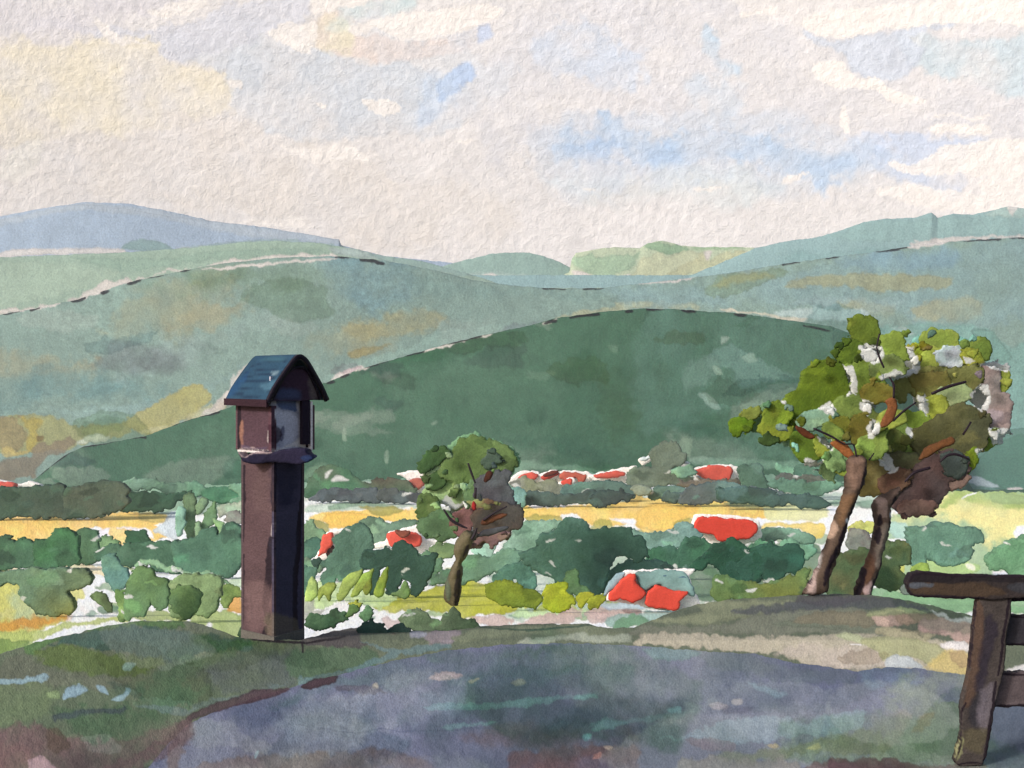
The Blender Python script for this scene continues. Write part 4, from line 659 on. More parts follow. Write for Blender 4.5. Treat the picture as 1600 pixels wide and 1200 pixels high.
# ---- the path, laid 6 mm over the ground
PATHTOP = [(150,1330),(200,1250),(232,1200),(262,1165),(290,1135),(330,1115),(400,1090),(480,1068),(560,1047),(620,1032),(700,1017),(800,1007),(900,1006),(1000,1010),(1100,1019),(1180,1023),(1240,1037),(1290,1043),(1340,1050),(1390,1043),(1440,1046),(1500,1055),(1560,1056),(1640,1060),(1900,1066)]
PTH = [
  P('B2', [(0,700),(300,640),(560,540),(900,520),(1200,520),(1700,520),(1700,640),(1200,640),(900,660),(560,700),(300,720),(0,760)], (96,112,120), a=.75, soft=9, rough=7, edge=.03),
  P('B2', [(640,480),(800,480),(1000,500),(1200,500),(1600,470),(1700,480),(1700,540),(1100,540),(900,560),(700,540)], (88,104,106), a=.75, soft=5, rough=6, edge=.05),
  P('B2', [(0,760),(300,720),(600,720),(900,760),(900,900),(600,960),(0,1000)], (132,138,158), a=.7, soft=16, rough=10, edge=0, mott=.12),
  P('B2', [(900,700),(1200,640),(1700,600),(1700,900),(1100,960),(800,900)], (106,106,130), a=.7, soft=16, rough=10, edge=0, mott=.12),
  P('B2', [(0,1050),(260,1010),(500,1010),(700,1060),(800,1200),(0,1200)], (112,94,92), a=.85, soft=5, rough=6, edge=.1),
  P('B2', [(1120,1088),(1140,1030),(1300,1010),(1700,1000),(1700,1200),(1100,1200)], (110,86,90), a=.85, soft=5, rough=6, edge=.08),
  P('B2', [(880,900),(1200,870),(1500,880),(1700,850),(1700,1000),(1300,1010),(1100,1020),(900,960)], (108,98,104), a=.6, soft=12, rough=8, edge=0),
  P('B2', [(680,780),(760,762),(900,772),(1040,765),(1200,745),(1400,730),(1545,722),(1545,738),(1380,750),(1220,785),(1040,790),(900,798),(720,802)], (132,156,168), a=.75, soft=1.2, rough=3, edge=.1),
  P('B2', [(770,895),(800,870),(900,868),(1020,855),(1030,868),(880,890),(790,900)], (126,152,160), a=.75, rough=3), P('B2', [(1520,900),(1570,850),(1610,850),(1700,870),(1560,905)], (128,155,166), a=.75, rough=3), P('B2', [(1480,935),(1500,922),(1515,935),(1495,945)], (135,170,176), a=.9, rough=1.5),
  P('B2', [(700,640),(770,610),(860,618),(865,635),(800,648),(720,650)], (168,156,156), a=.92, rough=3), P('B2', [(900,655),(950,642),(955,655),(915,668)], (170,156,150), a=.92, rough=2), P('B2', [(1120,665),(1155,645),(1200,665),(1160,682)], (165,152,156), a=.92, rough=2), P('B2', [(418,668),(440,668),(445,695),(422,695)], (165,160,148), a=.92, rough=1.5),
  P('B2', [(1525,1040),(1560,1015),(1565,1035),(1540,1048)], (190,140,130), a=.9, rough=1.5), P('B2', [(1580,985),(1620,980),(1610,1000)], (195,170,155), a=.9, rough=1.5),
  P('B2', [(640,830),(700,880),(760,830),(820,800),(760,860),(700,890)], (140,140,165), a=.3, soft=5, rough=5, edge=0),
  L('B2', [(0,870),(150,885),(260,910),(370,918),(460,893),(560,912),(640,905)], (84,92,120), w=1.0, a=.6), L('B2', [(640,905),(800,905),(950,890),(1100,905)], (84,92,110), w=.9, a=.5),
  P('B2', [(65,690),(95,655),(160,636),(242,632),(235,660),(150,690),(80,700)], (72,58,64), a=.92, rough=2, edge=.3), P('B2', [(230,685),(300,680),(420,690),(500,715),(380,725),(260,705)], (94,92,104), a=.8, soft=2, rough=3),
  P('B3', [(0,440),(300,390),(700,420),(1100,450),(1340,470),(1340,620),(900,640),(400,640),(0,660)], (110,112,138), a=.65, soft=12, rough=9, edge=0, mott=.1),
  P('B3', [(480,380),(640,370),(880,420),(1000,440),(1150,445),(1150,500),(900,500),(600,440)], (98,106,118), a=.7, soft=4, rough=5, edge=.12),
  P('B3', [(280,365),(380,345),(520,370),(420,405),(320,400)], (112,140,142), a=.8, soft=2, rough=3),
  P('B3', [(1180,470),(1280,440),(1360,440),(1440,470),(1400,520),(1260,520),(1200,500)], (140,160,178), a=.65, soft=6, rough=5, edge=.06),
  P('B3', [(1300,500),(1450,462),(1700,470),(1700,900),(1400,850),(900,840),(760,800),(980,750),(1230,730),(1340,640),(1290,570)], (138,148,130), a=.8, soft=16, rough=14, edge=.03, mott=.14),
  P('B3', [(1400,680),(1460,620),(1540,590),(1620,600),(1620,820),(1500,830),(1300,800),(1300,730),(1420,700)], (112,124,108), a=.8, soft=2, rough=6, edge=.15),
  P('B3', [(1240,640),(1330,620),(1400,640),(1330,740),(1230,760)], (138,128,118), a=.6, soft=6, rough=6, edge=0), P('B3', [(1400,690),(1450,630),(1500,620),(1460,680),(1420,700)], (128,112,62), a=.7, soft=3, rough=4),
  P('B3', [(350,730),(460,715),(640,660),(820,640),(960,655),(1180,610),(1210,690),(1100,715),(960,720),(800,740),(660,755),(520,730),(400,740)], (132,152,166), a=.65, soft=2, rough=5, edge=.08),
  P('B3', [(60,690),(110,655),(200,650),(330,630),(500,620),(400,650),(200,670),(110,695)], (128,146,162), a=.65, soft=2, rough=4, edge=.08), P('B3', [(720,505),(800,520),(880,550),(840,560),(760,530)], (138,158,174), a=.6, soft=2, rough=3), P('B3', [(380,610),(440,600),(440,625),(400,628)], (146,176,192), a=.9, rough=2), P('B3', [(0,548),(85,548),(85,562),(0,570)], (134,170,180), a=.9, rough=2), P('B3', [(30,720),(60,718),(50,740),(35,740)], (134,168,182), a=.9, rough=1.5),
  P('B3', [(555,590),(600,580),(630,590),(625,610),(570,610)], (172,160,168), a=.92, rough=2), P('B3', [(650,570),(690,565),(695,590),(655,595)], (175,166,170), a=.92, rough=2), P('B3', [(600,615),(680,600),(750,605),(690,628),(620,635)], (86,84,112), a=.7, soft=2, rough=3),
  P('B3', [(570,800),(640,790),(960,760),(1100,730),(1200,700),(1300,740),(1300,790),(1000,800),(700,830),(590,830)], (112,116,90), a=.75, soft=4, rough=6, edge=.08), P('B3', [(960,770),(1010,750),(1020,770),(980,780)], (176,165,120), a=.85, rough=2), P('B3', [(790,765),(830,752),(845,765),(820,775)], (180,165,130), a=.85, rough=2),
  P('B3', [(430,850),(480,810),(700,820),(900,830),(900,880),(430,880)], (134,128,122), a=.8, soft=3, rough=5),
  P('B3', [(940,860),(1100,820),(1300,820),(1500,840),(1700,850),(1700,1000),(940,1000)], (92,66,70), a=.9, soft=2.5, rough=5, edge=.12),
  P('B3', [(460,740),(600,735),(670,765),(640,785),(480,770)], (118,104,118), a=.75, soft=1.5, rough=3, edge=.15), P('B3', [(75,800),(105,795),(100,815),(80,815)], (170,125,120), a=.9, rough=1.5), P('B3', [(120,765),(140,765),(135,782)], (190,165,155), a=.9, rough=1),
  P('B1', [(960,945),(1000,915),(1050,890),(1200,840),(1330,800),(1480,783),(1495,800),(1380,840),(1250,880),(1100,915),(1010,950)], (84,66,72), a=.92, rough=2.5, edge=.25),
  P('B1', [(850,1240),(880,1100),(930,960),(1000,960),(1010,1040),(940,1120),(900,1240)], (106,88,88), a=.8, soft=4, rough=5, edge=.08), P('B1', [(950,962),(970,965),(972,985),(952,980)], (210,150,140), a=.9, rough=1),
  P('B1', [(1330,1150),(1600,1150),(1600,1240),(900,1240),(1000,1200)], (108,92,94), a=.8, soft=4, rough=5), P('B1', [(1020,990),(1150,980),(1130,1060),(1040,1050)], (84,98,118), a=.6, soft=8, rough=5, edge=0), L('B1', [(1330,1150),(1345,1120)], (150,175,185), w=2),
]
def path_y(px, py, t): return terrace_Y(py)
po = sheet('path', PATHTOP, [(150,1332),(1900,1332)], path_y, (106,110,132), PTH, M_GROUND, step=1.5, glaze=(38, 40, 190, [3, 8, 14]), texture=.17, over=EDGK, x0=150, x1=1900, rough_top=2.0)
po.location.z = 0.006
# ================================================================== THINGS
def _base(reg, pts):
    p = np.array(Z(reg, pts)); return (p[:, 0].min() + p[:, 0].max()) / 2, p[:, 1].max()
def wpt(px, py, Y): return tuple(W(px, py, Y).tolist())
def bush(label, reg, pts, col, Y=None, cat='bush', name='bush', group=None, **k):
    bx_, by_ = _base(reg, pts)
    yv = float(valley_Y(by_ + 5)); Y = min(Y or yv, yv) if (Y is None or Y > 25) else Y
    k.setdefault('thick', .55); k.setdefault('grow', 2.6 if Y > 25 else 1.2); k.setdefault('relief', 1.2); k.setdefault('flecks', True); k.setdefault('rough', 3.3)
    o = blob(name, reg, pts, col, Y, **k)
    return tag(o, label, cat, group)
def many(name, label, cat, reg, Y, clumps, group=None, part='foliage', **kk):
    """one plant made of several clumps"""
    e = empty(name, wpt(*_base(reg, clumps[0][0]), Y), label, cat, group)
    for i, c in enumerate(clumps):
        blob(part, reg, c[0], c[1], Y * (1 - .002 * i), parent=e, **kk)
    return e
FH = 'hedges along the foot of the wooded hill'
BR = 'bushes in the valley'
# ---------------- left of the shrine
bush('dark green hedge at far left under the wooded hill, red roof above it', 'R1', [(-60,670),(60,652),(150,650),(260,632),(390,640),(410,700),(400,760),(480,760),(440,800),(400,826),(200,828),(-60,835)], (66,90,76), 660, group=FH, name='hedge', cat='hedge', rough=3.6, col2=(84,94,84))
bush('dark green hedge behind the left end of the yellow field, brown smudge on it', 'R1', [(400,660),(420,640),(560,628),(700,620),(790,640),(800,700),(780,780),(740,800),(620,815),(500,835),(400,826),(390,740)], (68,92,78), 655, group=FH, name='hedge', cat='hedge', rough=3.6, col2=(84,94,80))
bush('grey green strip of hedge highest against the hill left of the shrine', 'R1', [(780,625),(860,600),(960,600),(1060,630),(1190,622),(1210,660),(1160,690),(1060,685),(960,650),(820,665)], (108,138,114), 700, group=FH, name='hedge', cat='hedge', rough=3.6)
bush('dark green hedge with pointed right end behind the yellow field', 'R1', [(770,700),(820,680),(960,690),(1080,690),(1200,665),(1150,710),(1110,735),(1060,770),(1000,790),(860,798),(760,792)], (64,96,76), 640, group=FH, name='hedge', cat='hedge', rough=3.6)
bush('oval green bush just left of the shrine at the hill foot', 'R1', [(1290,660),(1370,645),(1450,655),(1490,700),(1470,730),(1390,735),(1320,715),(1272,688)], (84,132,102), 600, group=BR)
bush('small pale green bush left of the oval bush by the shrine', 'R1', [(1200,620),(1260,615),(1280,660),(1250,695),(1200,690),(1170,650)], (116,152,122), 620, group=BR)
bush('pale green bush touching the shrine post at the hill foot', 'R1', [(1440,650),(1540,640),(1545,720),(1500,745),(1450,740),(1492,700)], (130,168,140), 590, group=BR)
bush('pale sage bush beside the shrine post, above a grey one', 'R1', [(1375,770),(1400,760),(1500,740),(1520,765),(1500,800),(1400,822),(1375,800)], (172,182,158), 470, group=BR)
bush('grey sage bush beside the shrine post, below a paler one', 'R1', [(1420,830),(1450,805),(1520,815),(1522,850),(1470,880),(1420,862)], (146,158,140), 440, group=BR)
many('sapling', 'feathery light green sapling in several upright tufts left of the shrine', 'tree', 'R1', 395, [
  ([(1150,700),(1185,685),(1215,700),(1225,800),(1212,950),(1180,985),(1165,900),(1150,800)], (108,134,98)),
  ([(1230,760),(1270,705),(1305,715),(1285,775),(1240,815)], (128,152,112)),
  ([(1250,870),(1300,780),(1345,730),(1345,820),(1300,900),(1240,955),(1240,905)], (112,142,104)),
  ([(1330,850),(1380,860),(1392,905),(1380,960),(1352,920)], (158,186,140)),
  ([(1105,800),(1150,775),(1155,900),(1120,955),(1095,930)], (138,172,150)),
  ([(1215,880),(1250,860),(1240,960),(1220,975)], (150,180,140))])
HR = 'dark bushes below the yellow field'
bush('dark green bush at the left edge below the yellow field', 'R1', [(-60,985),(20,968),(60,975),(90,1000),(130,970),(190,978),(225,1000),(240,1080),(230,1130),(150,1148),(-60,1140)], (78,108,86), group=HR)
bush('tall rounded dark green bush poking up into the yellow field at left', 'R1', [(215,1000),(240,990),(300,965),(340,930),(370,905),(420,905),(465,935),(480,1000),(480,1100),(440,1120),(330,1145),(215,1150)], (74,106,80), group=HR)
bush('dark green bush with a leafy corner right of the tall rounded one at left', 'R1', [(470,940),(520,908),(600,912),(620,965),(600,1010),(640,1050),(650,1090),(560,1110),(460,1115),(460,1020)], (82,114,88), group=HR)
bush('small light green bush low between two darker ones below the field', 'R1', [(610,970),(680,960),(735,975),(740,1030),(690,1055),(640,1040)], (126,152,108), 345, group=HR)
bush('round dark green bush standing up into the pale end of the field', 'R1', [(795,990),(790,925),(850,918),(910,935),(935,985),(900,1010),(810,1015)], (64,96,70), 325, group=HR)
bush('long dark green bush below the round one left of the shrine', 'R1', [(600,1050),(700,1020),(830,1005),(1000,978),(1080,1000),(1150,1060),(1150,1165),(990,1170),(940,1110),(830,1135),(700,1105),(610,1105)], (80,112,88), 280, group=HR)
bush('large green bush against the left side of the shrine post', 'R1', [(1080,1000),(1180,980),(1230,945),(1320,905),(1370,960),(1400,890),(1460,880),(1500,925),(1512,1090),(1480,1160),(1440,1200),(1280,1185),(1130,1172),(1090,1080)], (90,124,100), 265, group=HR)
LM = 'bushes on the left meadow'
bush('broad grey green bush with olive edge on the yellow meadow at left', 'B1', [(0,172),(200,168),(360,165),(435,175),(470,212),(460,240),(420,265),(350,278),(345,320),(378,345),(372,378),(330,385),(270,397),(200,385),(150,335),(110,290),(105,240),(60,236),(-30,236),(-30,176)], (112,136,112), group=LM, col2=(128,134,78))
bush('blue green bush hanging over the white gap beside the broad one', 'B1', [(540,110),(590,90),(640,170),(672,212),(652,245),(600,270),(562,240),(545,190)], (104,138,118), group=LM)
bush('thin slanted olive shrub above the orange patch at left', 'B1', [(478,290),(540,280),(560,320),(575,372),(550,378),(505,330)], (126,146,98), group=LM)
bush('thin upright olive shrub left of the tall rounded green bush', 'B1', [(612,290),(632,275),(655,290),(657,420),(630,425),(620,350)], (124,148,92), group=LM)
bush('tall green bush with a rounded top on the left meadow', 'B1', [(660,250),(688,200),(725,160),(760,158),(798,170),(802,210),(870,228),(872,320),(832,376),(792,335),(772,310),(765,370),(730,400),(690,405),(655,430),(655,330)], (112,140,90), group=LM)
bush('dark olive round bush in front of the pale one left of the shrine', 'B1', [(885,290),(950,262),(1020,272),(1042,330),(1002,400),(960,425),(930,400),(882,345)], (104,130,88), 128, group=LM)
bush('pale olive bush on the meadow left of the shrine post', 'B1', [(870,240),(960,195),(1060,202),(1140,215),(1150,262),(1110,385),(1000,412),(930,420),(880,370),(866,300)], (140,160,114), 150, group=LM)
bush('olive bush touching the shrine post above the orange patch', 'B1', [(1150,260),(1200,245),(1255,280),(1255,300),(1205,305),(1190,350),(1160,352),(1145,310)], (124,142,84), 150, group=LM)
bush('sage green strip of bush at the foot of the large bush by the shrine', 'B1', [(700,150),(740,120),(810,105),(860,150),(980,180),(1100,185),(1200,240),(1160,225),(1060,190),(960,180),(850,170),(800,130)], (134,162,124), 200, group=LM)
# ---------------- between shrine and the lone tree
CH = 'hedges and bushes right of the shrine'
bush('green hedge with red brown ends under the hill right of the shrine', 'R4', [(65,540),(95,440),(165,372),(235,362),(295,368),(345,400),(385,440),(440,450),(520,445),(640,428),(705,460),(760,500),(748,518),(600,512),(400,505),(200,510),(110,545)], (84,122,92), group=CH, name='hedge', cat='hedge', rough=3.6, col2=(112,100,84), Y=650, strokes=[P('R4', [(230,440),(270,410),(335,430),(340,445),(260,452)], (234,228,222), a=.95, rough=1.5), P('R4', [(188,430),(195,400),(240,376),(220,405),(205,430)], (234,228,222), a=.95, rough=1)])
bush('dark grey low hedge under the green hedge right of the shrine', 'R4', [(105,552),(200,512),(360,508),(520,508),(540,540),(520,562),(400,568),(200,562)], (96,98,98), group=CH, name='hedge', cat='hedge', rough=3.6, Y=610)
bush('dark grey hedge tapering towards the lone tree', 'R4', [(515,540),(560,512),(620,503),(690,528),(800,530),(802,560),(680,578),(560,568)], (84,88,90), group=CH, name='hedge', cat='hedge', rough=3.6, Y=600)
bush('light green bush right of the shrine post below the yellow field', 'R4', [(20,760),(100,700),(140,742),(190,772),(150,810),(80,838),(20,860)], (130,156,120), group=CH)
bush('dark green bush touching the shrine post left of the red gable', 'R4', [(20,870),(90,825),(160,812),(172,860),(150,900),(90,922),(20,925)], (84,116,96), group=CH)
bush('tiny dark round bush under the red gable', 'R4', [(118,950),(140,932),(165,950),(150,972),(125,972)], (66,92,78), 205, group=CH)
bush('pale sea green bush beside the shrine post below the red gable', 'R4', [(20,960),(80,932),(130,950),(180,975),(170,1010),(110,1000),(20,1005)], (118,150,122), 225, group=CH)
bush('dark leafy bush low beside the shrine post', 'R4', [(20,1010),(70,990),(125,1000),(120,1060),(80,1140),(60,1160),(20,1120)], (92,122,104), 150, group=CH)
bush('light green bush arching between the two red roofs', 'R4', [(410,705),(470,680),(540,688),(570,716),(740,700),(742,740),(690,762),(580,762),(560,820),(500,832),(480,780)], (128,154,124), 330, group=CH)
bush('big grey green bush with a rounded top right of the red gable', 'R4', [(180,960),(250,880),(245,805),(300,790),(335,745),(395,720),(450,742),(495,810),(465,885),(475,980),(430,1000),(380,1050),(310,1062),(275,1035),(255,1070),(210,1095),(180,1092),(175,1040),(200,1000)], (96,124,108), 212, group=CH)
bush('very dark green bush with ragged foot left of the lone tree', 'R4', [(455,890),(560,870),(620,850),(700,838),(760,880),(790,918),(880,908),(862,960),(850,1042),(770,1152),(738,1142),(728,1085),(680,1060),(640,1140),(600,1160),(572,1080),(585,985),(540,990),(502,1140),(475,1145),(470,1080),(490,1000),(430,1000),(430,930)], (66,92, 80), 190, group=CH)
bush('small green bush above the very dark one near the lone tree', 'R4', [(750,950),(800,900),(870,898),(880,930),(835,945),(790,958)], (98,126,98), 180, group=CH)
bush('olive bush behind the trunk of the lone tree', 'R4', [(848,855),(900,838),(1000,850),(1015,900),(900,918),(850,892)], (120,138,98), 200, group=CH)
bush('sea green bush left of the lone trunk', 'R4', [(830,1035),(850,965),(900,922),(920,955),(900,1010),(850,1052)], (116,150,122), 165, group=CH)
bush('small leafy bush at the left of the lone trunk near its foot', 'R4', [(845,1090),(862,1060),(930,1022),(985,1005),(975,1050),(900,1092)], (104,138,110), 150, group=CH)
def tuft(label, Y, blades):
    e = empty('grass_tuft', wpt(*_base('R4', blades[0][0]), Y), label, 'grass tuft', 'yellow green tufts below the dark bushes')
    for pts, c in blades: blob('blade', 'R4', pts, c, Y, parent=e, thick=.6, rough=1.5)
tuft('yellow green tuft of grass right beside the shrine post', 130, [([(75,1200),(80,1130),(110,1050),(140,1080),(150,1140),(110,1190)], (170,182,110)), ([(150,1190),(160,1120),(210,1085),(262,1092),(235,1150),(220,1195),(190,1145)], (166,178,90))])
tuft('yellow green tuft of grass with long slanting blades under the big bush', 128, [([(262,1180),(300,1080),(350,1030),(425,1000),(400,1060),(345,1130),(300,1190)], (156,170,92)), ([(360,1165),(395,1075),(450,1020),(492,1000),(470,1070),(430,1110),(400,1150)], (152,162,78)), ([(425,1110),(470,1040),(480,1100),(455,1160)], (146,156,70))])
tuft('bright yellow green tuft of grass left of the lone tree', 126, [([(500,1140),(530,1060),(585,985),(580,1070),(560,1150),(530,1175)], (152,164,72)), ([(600,1160),(650,1140),(690,1080),(720,1130),(700,1180)], (120,150,90))])
# ---------------- centre and right of the lone tree
MR = 'bushes between the lone tree and the twin trees'
bush('pale sea green bush right of the lone tree', 'R5', [(-20,900),(0,780),(60,690),(150,592),(240,575),(370,570),(400,592),(330,640),(250,680),(240,740),(150,780),(60,870)], (134,166,140), 300, group=MR)
bush('mint green small bush just right of the lone trunk', 'R4', [(1105,850),(1200,808),(1255,840),(1232,925),(1160,912)], (164,192,170), 240, group=MR)
bush('grey green bush spreading from the lone trunk to the right', 'R4', [(1045,1080),(1050,950),(1110,905),(1210,925),(1300,880),(1420,890),(1360,975),(1260,1010),(1160,1060),(1100,1075)], (118,148,122), 210, group=MR)
bush('teal bush drooping right of the lone trunk', 'R5', [(-20,910),(100,850),(200,845),(212,900),(240,960),(222,992),(170,1000),(130,970),(110,930),(60,942),(-20,985)], (96,134,118), 172, group=MR)
bush('largest dark teal bush in the middle of the valley', 'R5', [(205,870),(140,800),(160,770),(240,745),(250,682),(350,640),(400,590),(460,560),(530,590),(560,625),(700,622),(810,630),(835,675),(880,680),(912,740),(920,805),(850,830),(800,790),(740,800),(690,890),(660,980),(620,1040),(560,1002),(500,992),(492,905),(455,880),(410,940),(360,952),(290,910)], (90,122,108), 185, group=MR)
bush('light green leafy bush right above the largest dark bush', 'R5', [(820,640),(900,660),(1000,655),(1080,640),(1160,582),(1220,640),(1262,690),(1170,705),(1110,750),(1020,742),(930,742),(880,690)], (128,158,138), 260, group=MR)
bush('green bush between the largest dark bush and the long red roof', 'R5', [(920,770),(1000,748),(1070,742),(1120,765),(1150,712),(1220,690),(1315,715),(1335,775),(1250,830),(1200,870),(1140,880),(1080,852),(1000,830),(925,832)], (72,108,88), 215, group=MR)
bush('grey green arched bush right behind the two red front roofs', 'R5', [(660,930),(720,860),(800,835),(1000,828),(1100,865),(1180,880),(1100,885),(940,885),(820,895),(760,930),(700,1000),(655,1030)], (112,138,124), 195, group=MR)
bush('dark green cloudlike bush under the long red roof', 'R5', [(1212,885),(1220,840),(1330,745),(1440,698),(1510,722),(1560,760),(1600,745),(1640,800),(1640,900),(1600,965),(1550,970),(1480,962),(1410,940),(1390,880),(1330,832),(1270,880)], (54,92,74), 198, group=MR)
bush('dark green bush with two lobes left of the twin trees', 'R7', [(100,520),(180,480),(240,512),(320,482),(370,500),(420,478),(478,500),(500,560),(470,620),(395,630),(340,670),(300,660),(262,600),(240,588),(262,640),(272,662),(200,680),(130,665),(100,600)], (58,94,78), 192, group=MR)
bush('small mid green bush on top of the two lobed one', 'R7', [(240,500),(270,462),(320,470),(370,490),(330,500),(290,510)], (96,140,110), 205, group=MR)
bush('small green bush right of the two lobed one by the twin trees', 'R7', [(390,490),(420,460),(470,478),(540,490),(560,520),(500,560),(470,505)], (118,156,128), 205, group=MR)
bush('light green bush with orange flowers under the dark cloudlike bushes', 'R7', [(60,640),(200,680),(330,675),(470,625),(520,600),(515,690),(440,740),(240,748),(60,755)], (92,124,80), 150, group=MR, col2=(122,128,66))
bush('bright olive bush with ragged top beside a white gap in the centre', 'R5', [(270,1110),(300,1000),(340,965),(410,972),(400,1025),(460,1062),(440,1120),(360,1132)], (164,166,52), 140, group=MR)
bush('dark olive bush in the meadow right of the lone trunk', 'B2', [(985,180),(1050,150),(1120,150),(1180,190),(1225,200),(1285,250),(1230,285),(1130,282),(1050,262),(1000,215)], (118,132,52), 135, group=MR)
bush('green bush hanging down between the bright olive ones', 'R5', [(410,940),(455,885),(492,910),(500,995),(570,1010),(560,1040),(500,1060),(470,1020),(450,1065),(415,1050)], (110,136,96), 165, group=MR)
bush('small bright olive bush second from the red front roofs', 'R5', [(485,1060),(530,1040),(582,1038),(550,1092),(500,1112)], (166,170,54), 128, group=MR)
bush('small bright olive bush nearest the red front roofs', 'R5', [(556,1085),(600,1050),(662,1032),(642,1088),(572,1118)], (162,168,56), 126, group=MR)
# far row of the village
FV = 'hedges in front of the far village'
bush('grey brown scalloped hedge under the far village roofs', 'R5', [(75,355),(130,322),(215,330),(245,358),(300,325),(370,335),(402,385),(372,415),(270,388),(190,400),(110,380)], (134,134,118), 600, group=FV, name='hedge', cat='hedge', rough=3.6)
bush('teal hedge right of the scalloped grey brown hedge', 'R5', [(390,405),(430,352),(560,338),(700,342),(840,375),(842,432),(800,440),(700,405),(600,392),(450,412)], (102,130,118), 590, group=FV, name='hedge', cat='hedge', rough=3.6)
bush('dark blue green hedge left part above the yellow field', 'R5', [(150,440),(200,400),(300,408),(440,415),(590,395),(580,462),(400,458),(220,472),(165,468)], (76,94,88), 560, group=FV, name='hedge', cat='hedge', rough=3.6)
bush('dark blue green rounded hedge with pointed tip above the yellow field', 'R5', [(575,430),(620,392),(700,385),(800,402),(812,430),(720,458),(640,478),(585,462)], (70,88,84), 555, group=FV, name='hedge', cat='hedge', rough=3.6)
bush('teal bush at the right edge of the lone tree crown', 'R5', [(60,400),(110,380),(160,400),(150,440),(160,475),(120,480),(90,440)], (126,164,160), 570, group=FV)
bush('tall grey green tree standing against the hill in the far village', 'R5', [(800,310),(820,262),(900,242),(962,225),(945,150),(1000,108),(1100,98),(1122,140),(1162,160),(1150,205),(1100,230),(1080,270),(1160,310),(1262,322),(1180,372),(1100,345),(1000,352),(860,350)], (106,116,96), 620, group=FV, cat='tree', name='broadleaf_tree', col2=(116,128,112))
bush('pale green bush right of the tall grey green tree', 'R5', [(1075,265),(1140,240),(1205,240),(1225,290),(1150,308)], (146,184,148), 610, group=FV)
bush('sage bush just under the tall grey green tree', 'R5', [(850,365),(940,365),(935,395),(905,425),(860,405)], (148,156,136), 560, group=FV)
bush('oval grey green bush left of the long teal hedge', 'R5', [(935,420),(975,375),(1060,362),(1160,372),(1225,410),(1222,430),(1130,450),(1040,440),(980,440)], (108,136,118), 565, group=FV)
bush('small dark bush in front of the oval grey green bush', 'R5', [(1022,420),(1060,402),(1140,408),(1222,420),(1150,442),(1060,448)], (82,100,92), 550, group=FV)
bush('long teal hedge below the rectangular red roof', 'R5', [(1160,400),(1240,350),(1330,335),(1480,345),(1560,370),(1760,400),(1760,440),(1560,452),(1400,452),(1330,458),(1220,470),(1150,460)], (96,128,120), 580, group=FV, name='hedge', cat='hedge', rough=3.6, col2=(100,110,112))
bush('grey brown hedge directly under the rectangular red roof', 'R5', [(1130,340),(1250,318),(1480,325),(1505,342),(1400,362),(1240,360)], (122,114,102), 600, group=FV, name='hedge', cat='hedge', rough=3.6)
bush('square green bush right of the rectangular red roof', 'R7', [(182,110),(200,95),(290,95),(300,130),(312,165),(310,200),(230,206),(185,190)], (92,122,104), 590, group=FV)
bush('light green bush between the two square bushes on the right', 'R7', [(360,90),(440,100),(470,110),(450,145),(400,140)], (146,182,150), 600, group=FV)
bush('green square bush just left of the twin trees', 'R7', [(466,95),(580,92),(602,152),(560,165),(470,152)], (92,124,104), 590, group=FV)
bush('grey olive hedge left of the twin trees', 'R7', [(355,150),(440,140),(600,150),(622,170),(480,182),(370,172)], (122,124,106), 580, group=FV, name='hedge', cat='hedge', rough=3.6)
bush('pale teal hedge left of the twin trees', 'R7', [(330,180),(450,170),(640,178),(700,185),(610,222),(540,245),(400,225),(335,208)], (114,150,130), 560, group=FV, name='hedge', cat='hedge', rough=3.6)
bush('long dark slate hedge ending at the twin trees', 'R7', [(60,215),(160,200),(300,215),(440,240),(520,232),(600,262),(622,282),(560,298),(490,290),(430,270),(320,280),(100,265)], (78,100,98), 530, group=FV, name='hedge', cat='hedge', rough=3.6)
bush('sea green low hedge under the yellow strip left of the twin trees', 'R7', [(275,430),(350,398),(480,415),(552,452),(520,472),(400,452),(320,470),(278,465)], (128,158,134), 330, group=FV)
# right of the twin trees
RT = 'bushes around the twin trees'
bush('dark olive bush at the right of the right trunk', 'R7', [(895,480),(1000,475),(1030,510),(1022,570),(972,590),(1002,650),(990,682),(940,712),(880,690),(850,660),(866,590)], (98,104,66), 60, group=RT, col2=(72,96,70))
bush('brown green bush between the two trunks', 'R7', [(622,600),(660,540),(760,512),(832,522),(842,600),(800,700),(740,748),(630,740),(618,680)], (104,100,68), 58, group=RT, col2=(70,98,68))
bush('grey bush seen between the trunks', 'R7', [(712,470),(740,420),(790,408),(830,430),(825,490),(770,515),(722,500)], (134,138,128), 90, group=RT)
bush('yellow green bush between the trunks behind the grey bush', 'R7', [(722,410),(780,375),(840,380),(842,425),(790,412),(740,430)], (194,190,112), 100, group=RT)
bush('broad teal bush right of the twin trees', 'R7', [(1015,400),(1090,402),(1160,375),(1280,395),(1370,402),(1386,470),(1332,482),(1350,512),(1320,560),(1280,580),(1210,582),(1150,565),(1112,520),(1112,580),(1035,580),(1025,490)], (114,150,132), 230, group=RT)
bush('pale green bush at the right edge above the fence', 'R7', [(1420,570),(1450,520),(1550,470),(1720,440),(1720,640),(1600,640),(1500,608),(1440,600)], (122,158,124), 200, group=RT)
bush('small grey bush left of the fence top', 'R7', [(985,700),(1020,690),(1045,710),(1030,725),(990,722)], (120,130,118), 70, group=RT)
bush('small green leafy bush inside the right tree foot', 'R7', [(1030,600),(1060,580),(1115,585),(1110,615),(1060,625)], (150,170,84), 110, group=RT)
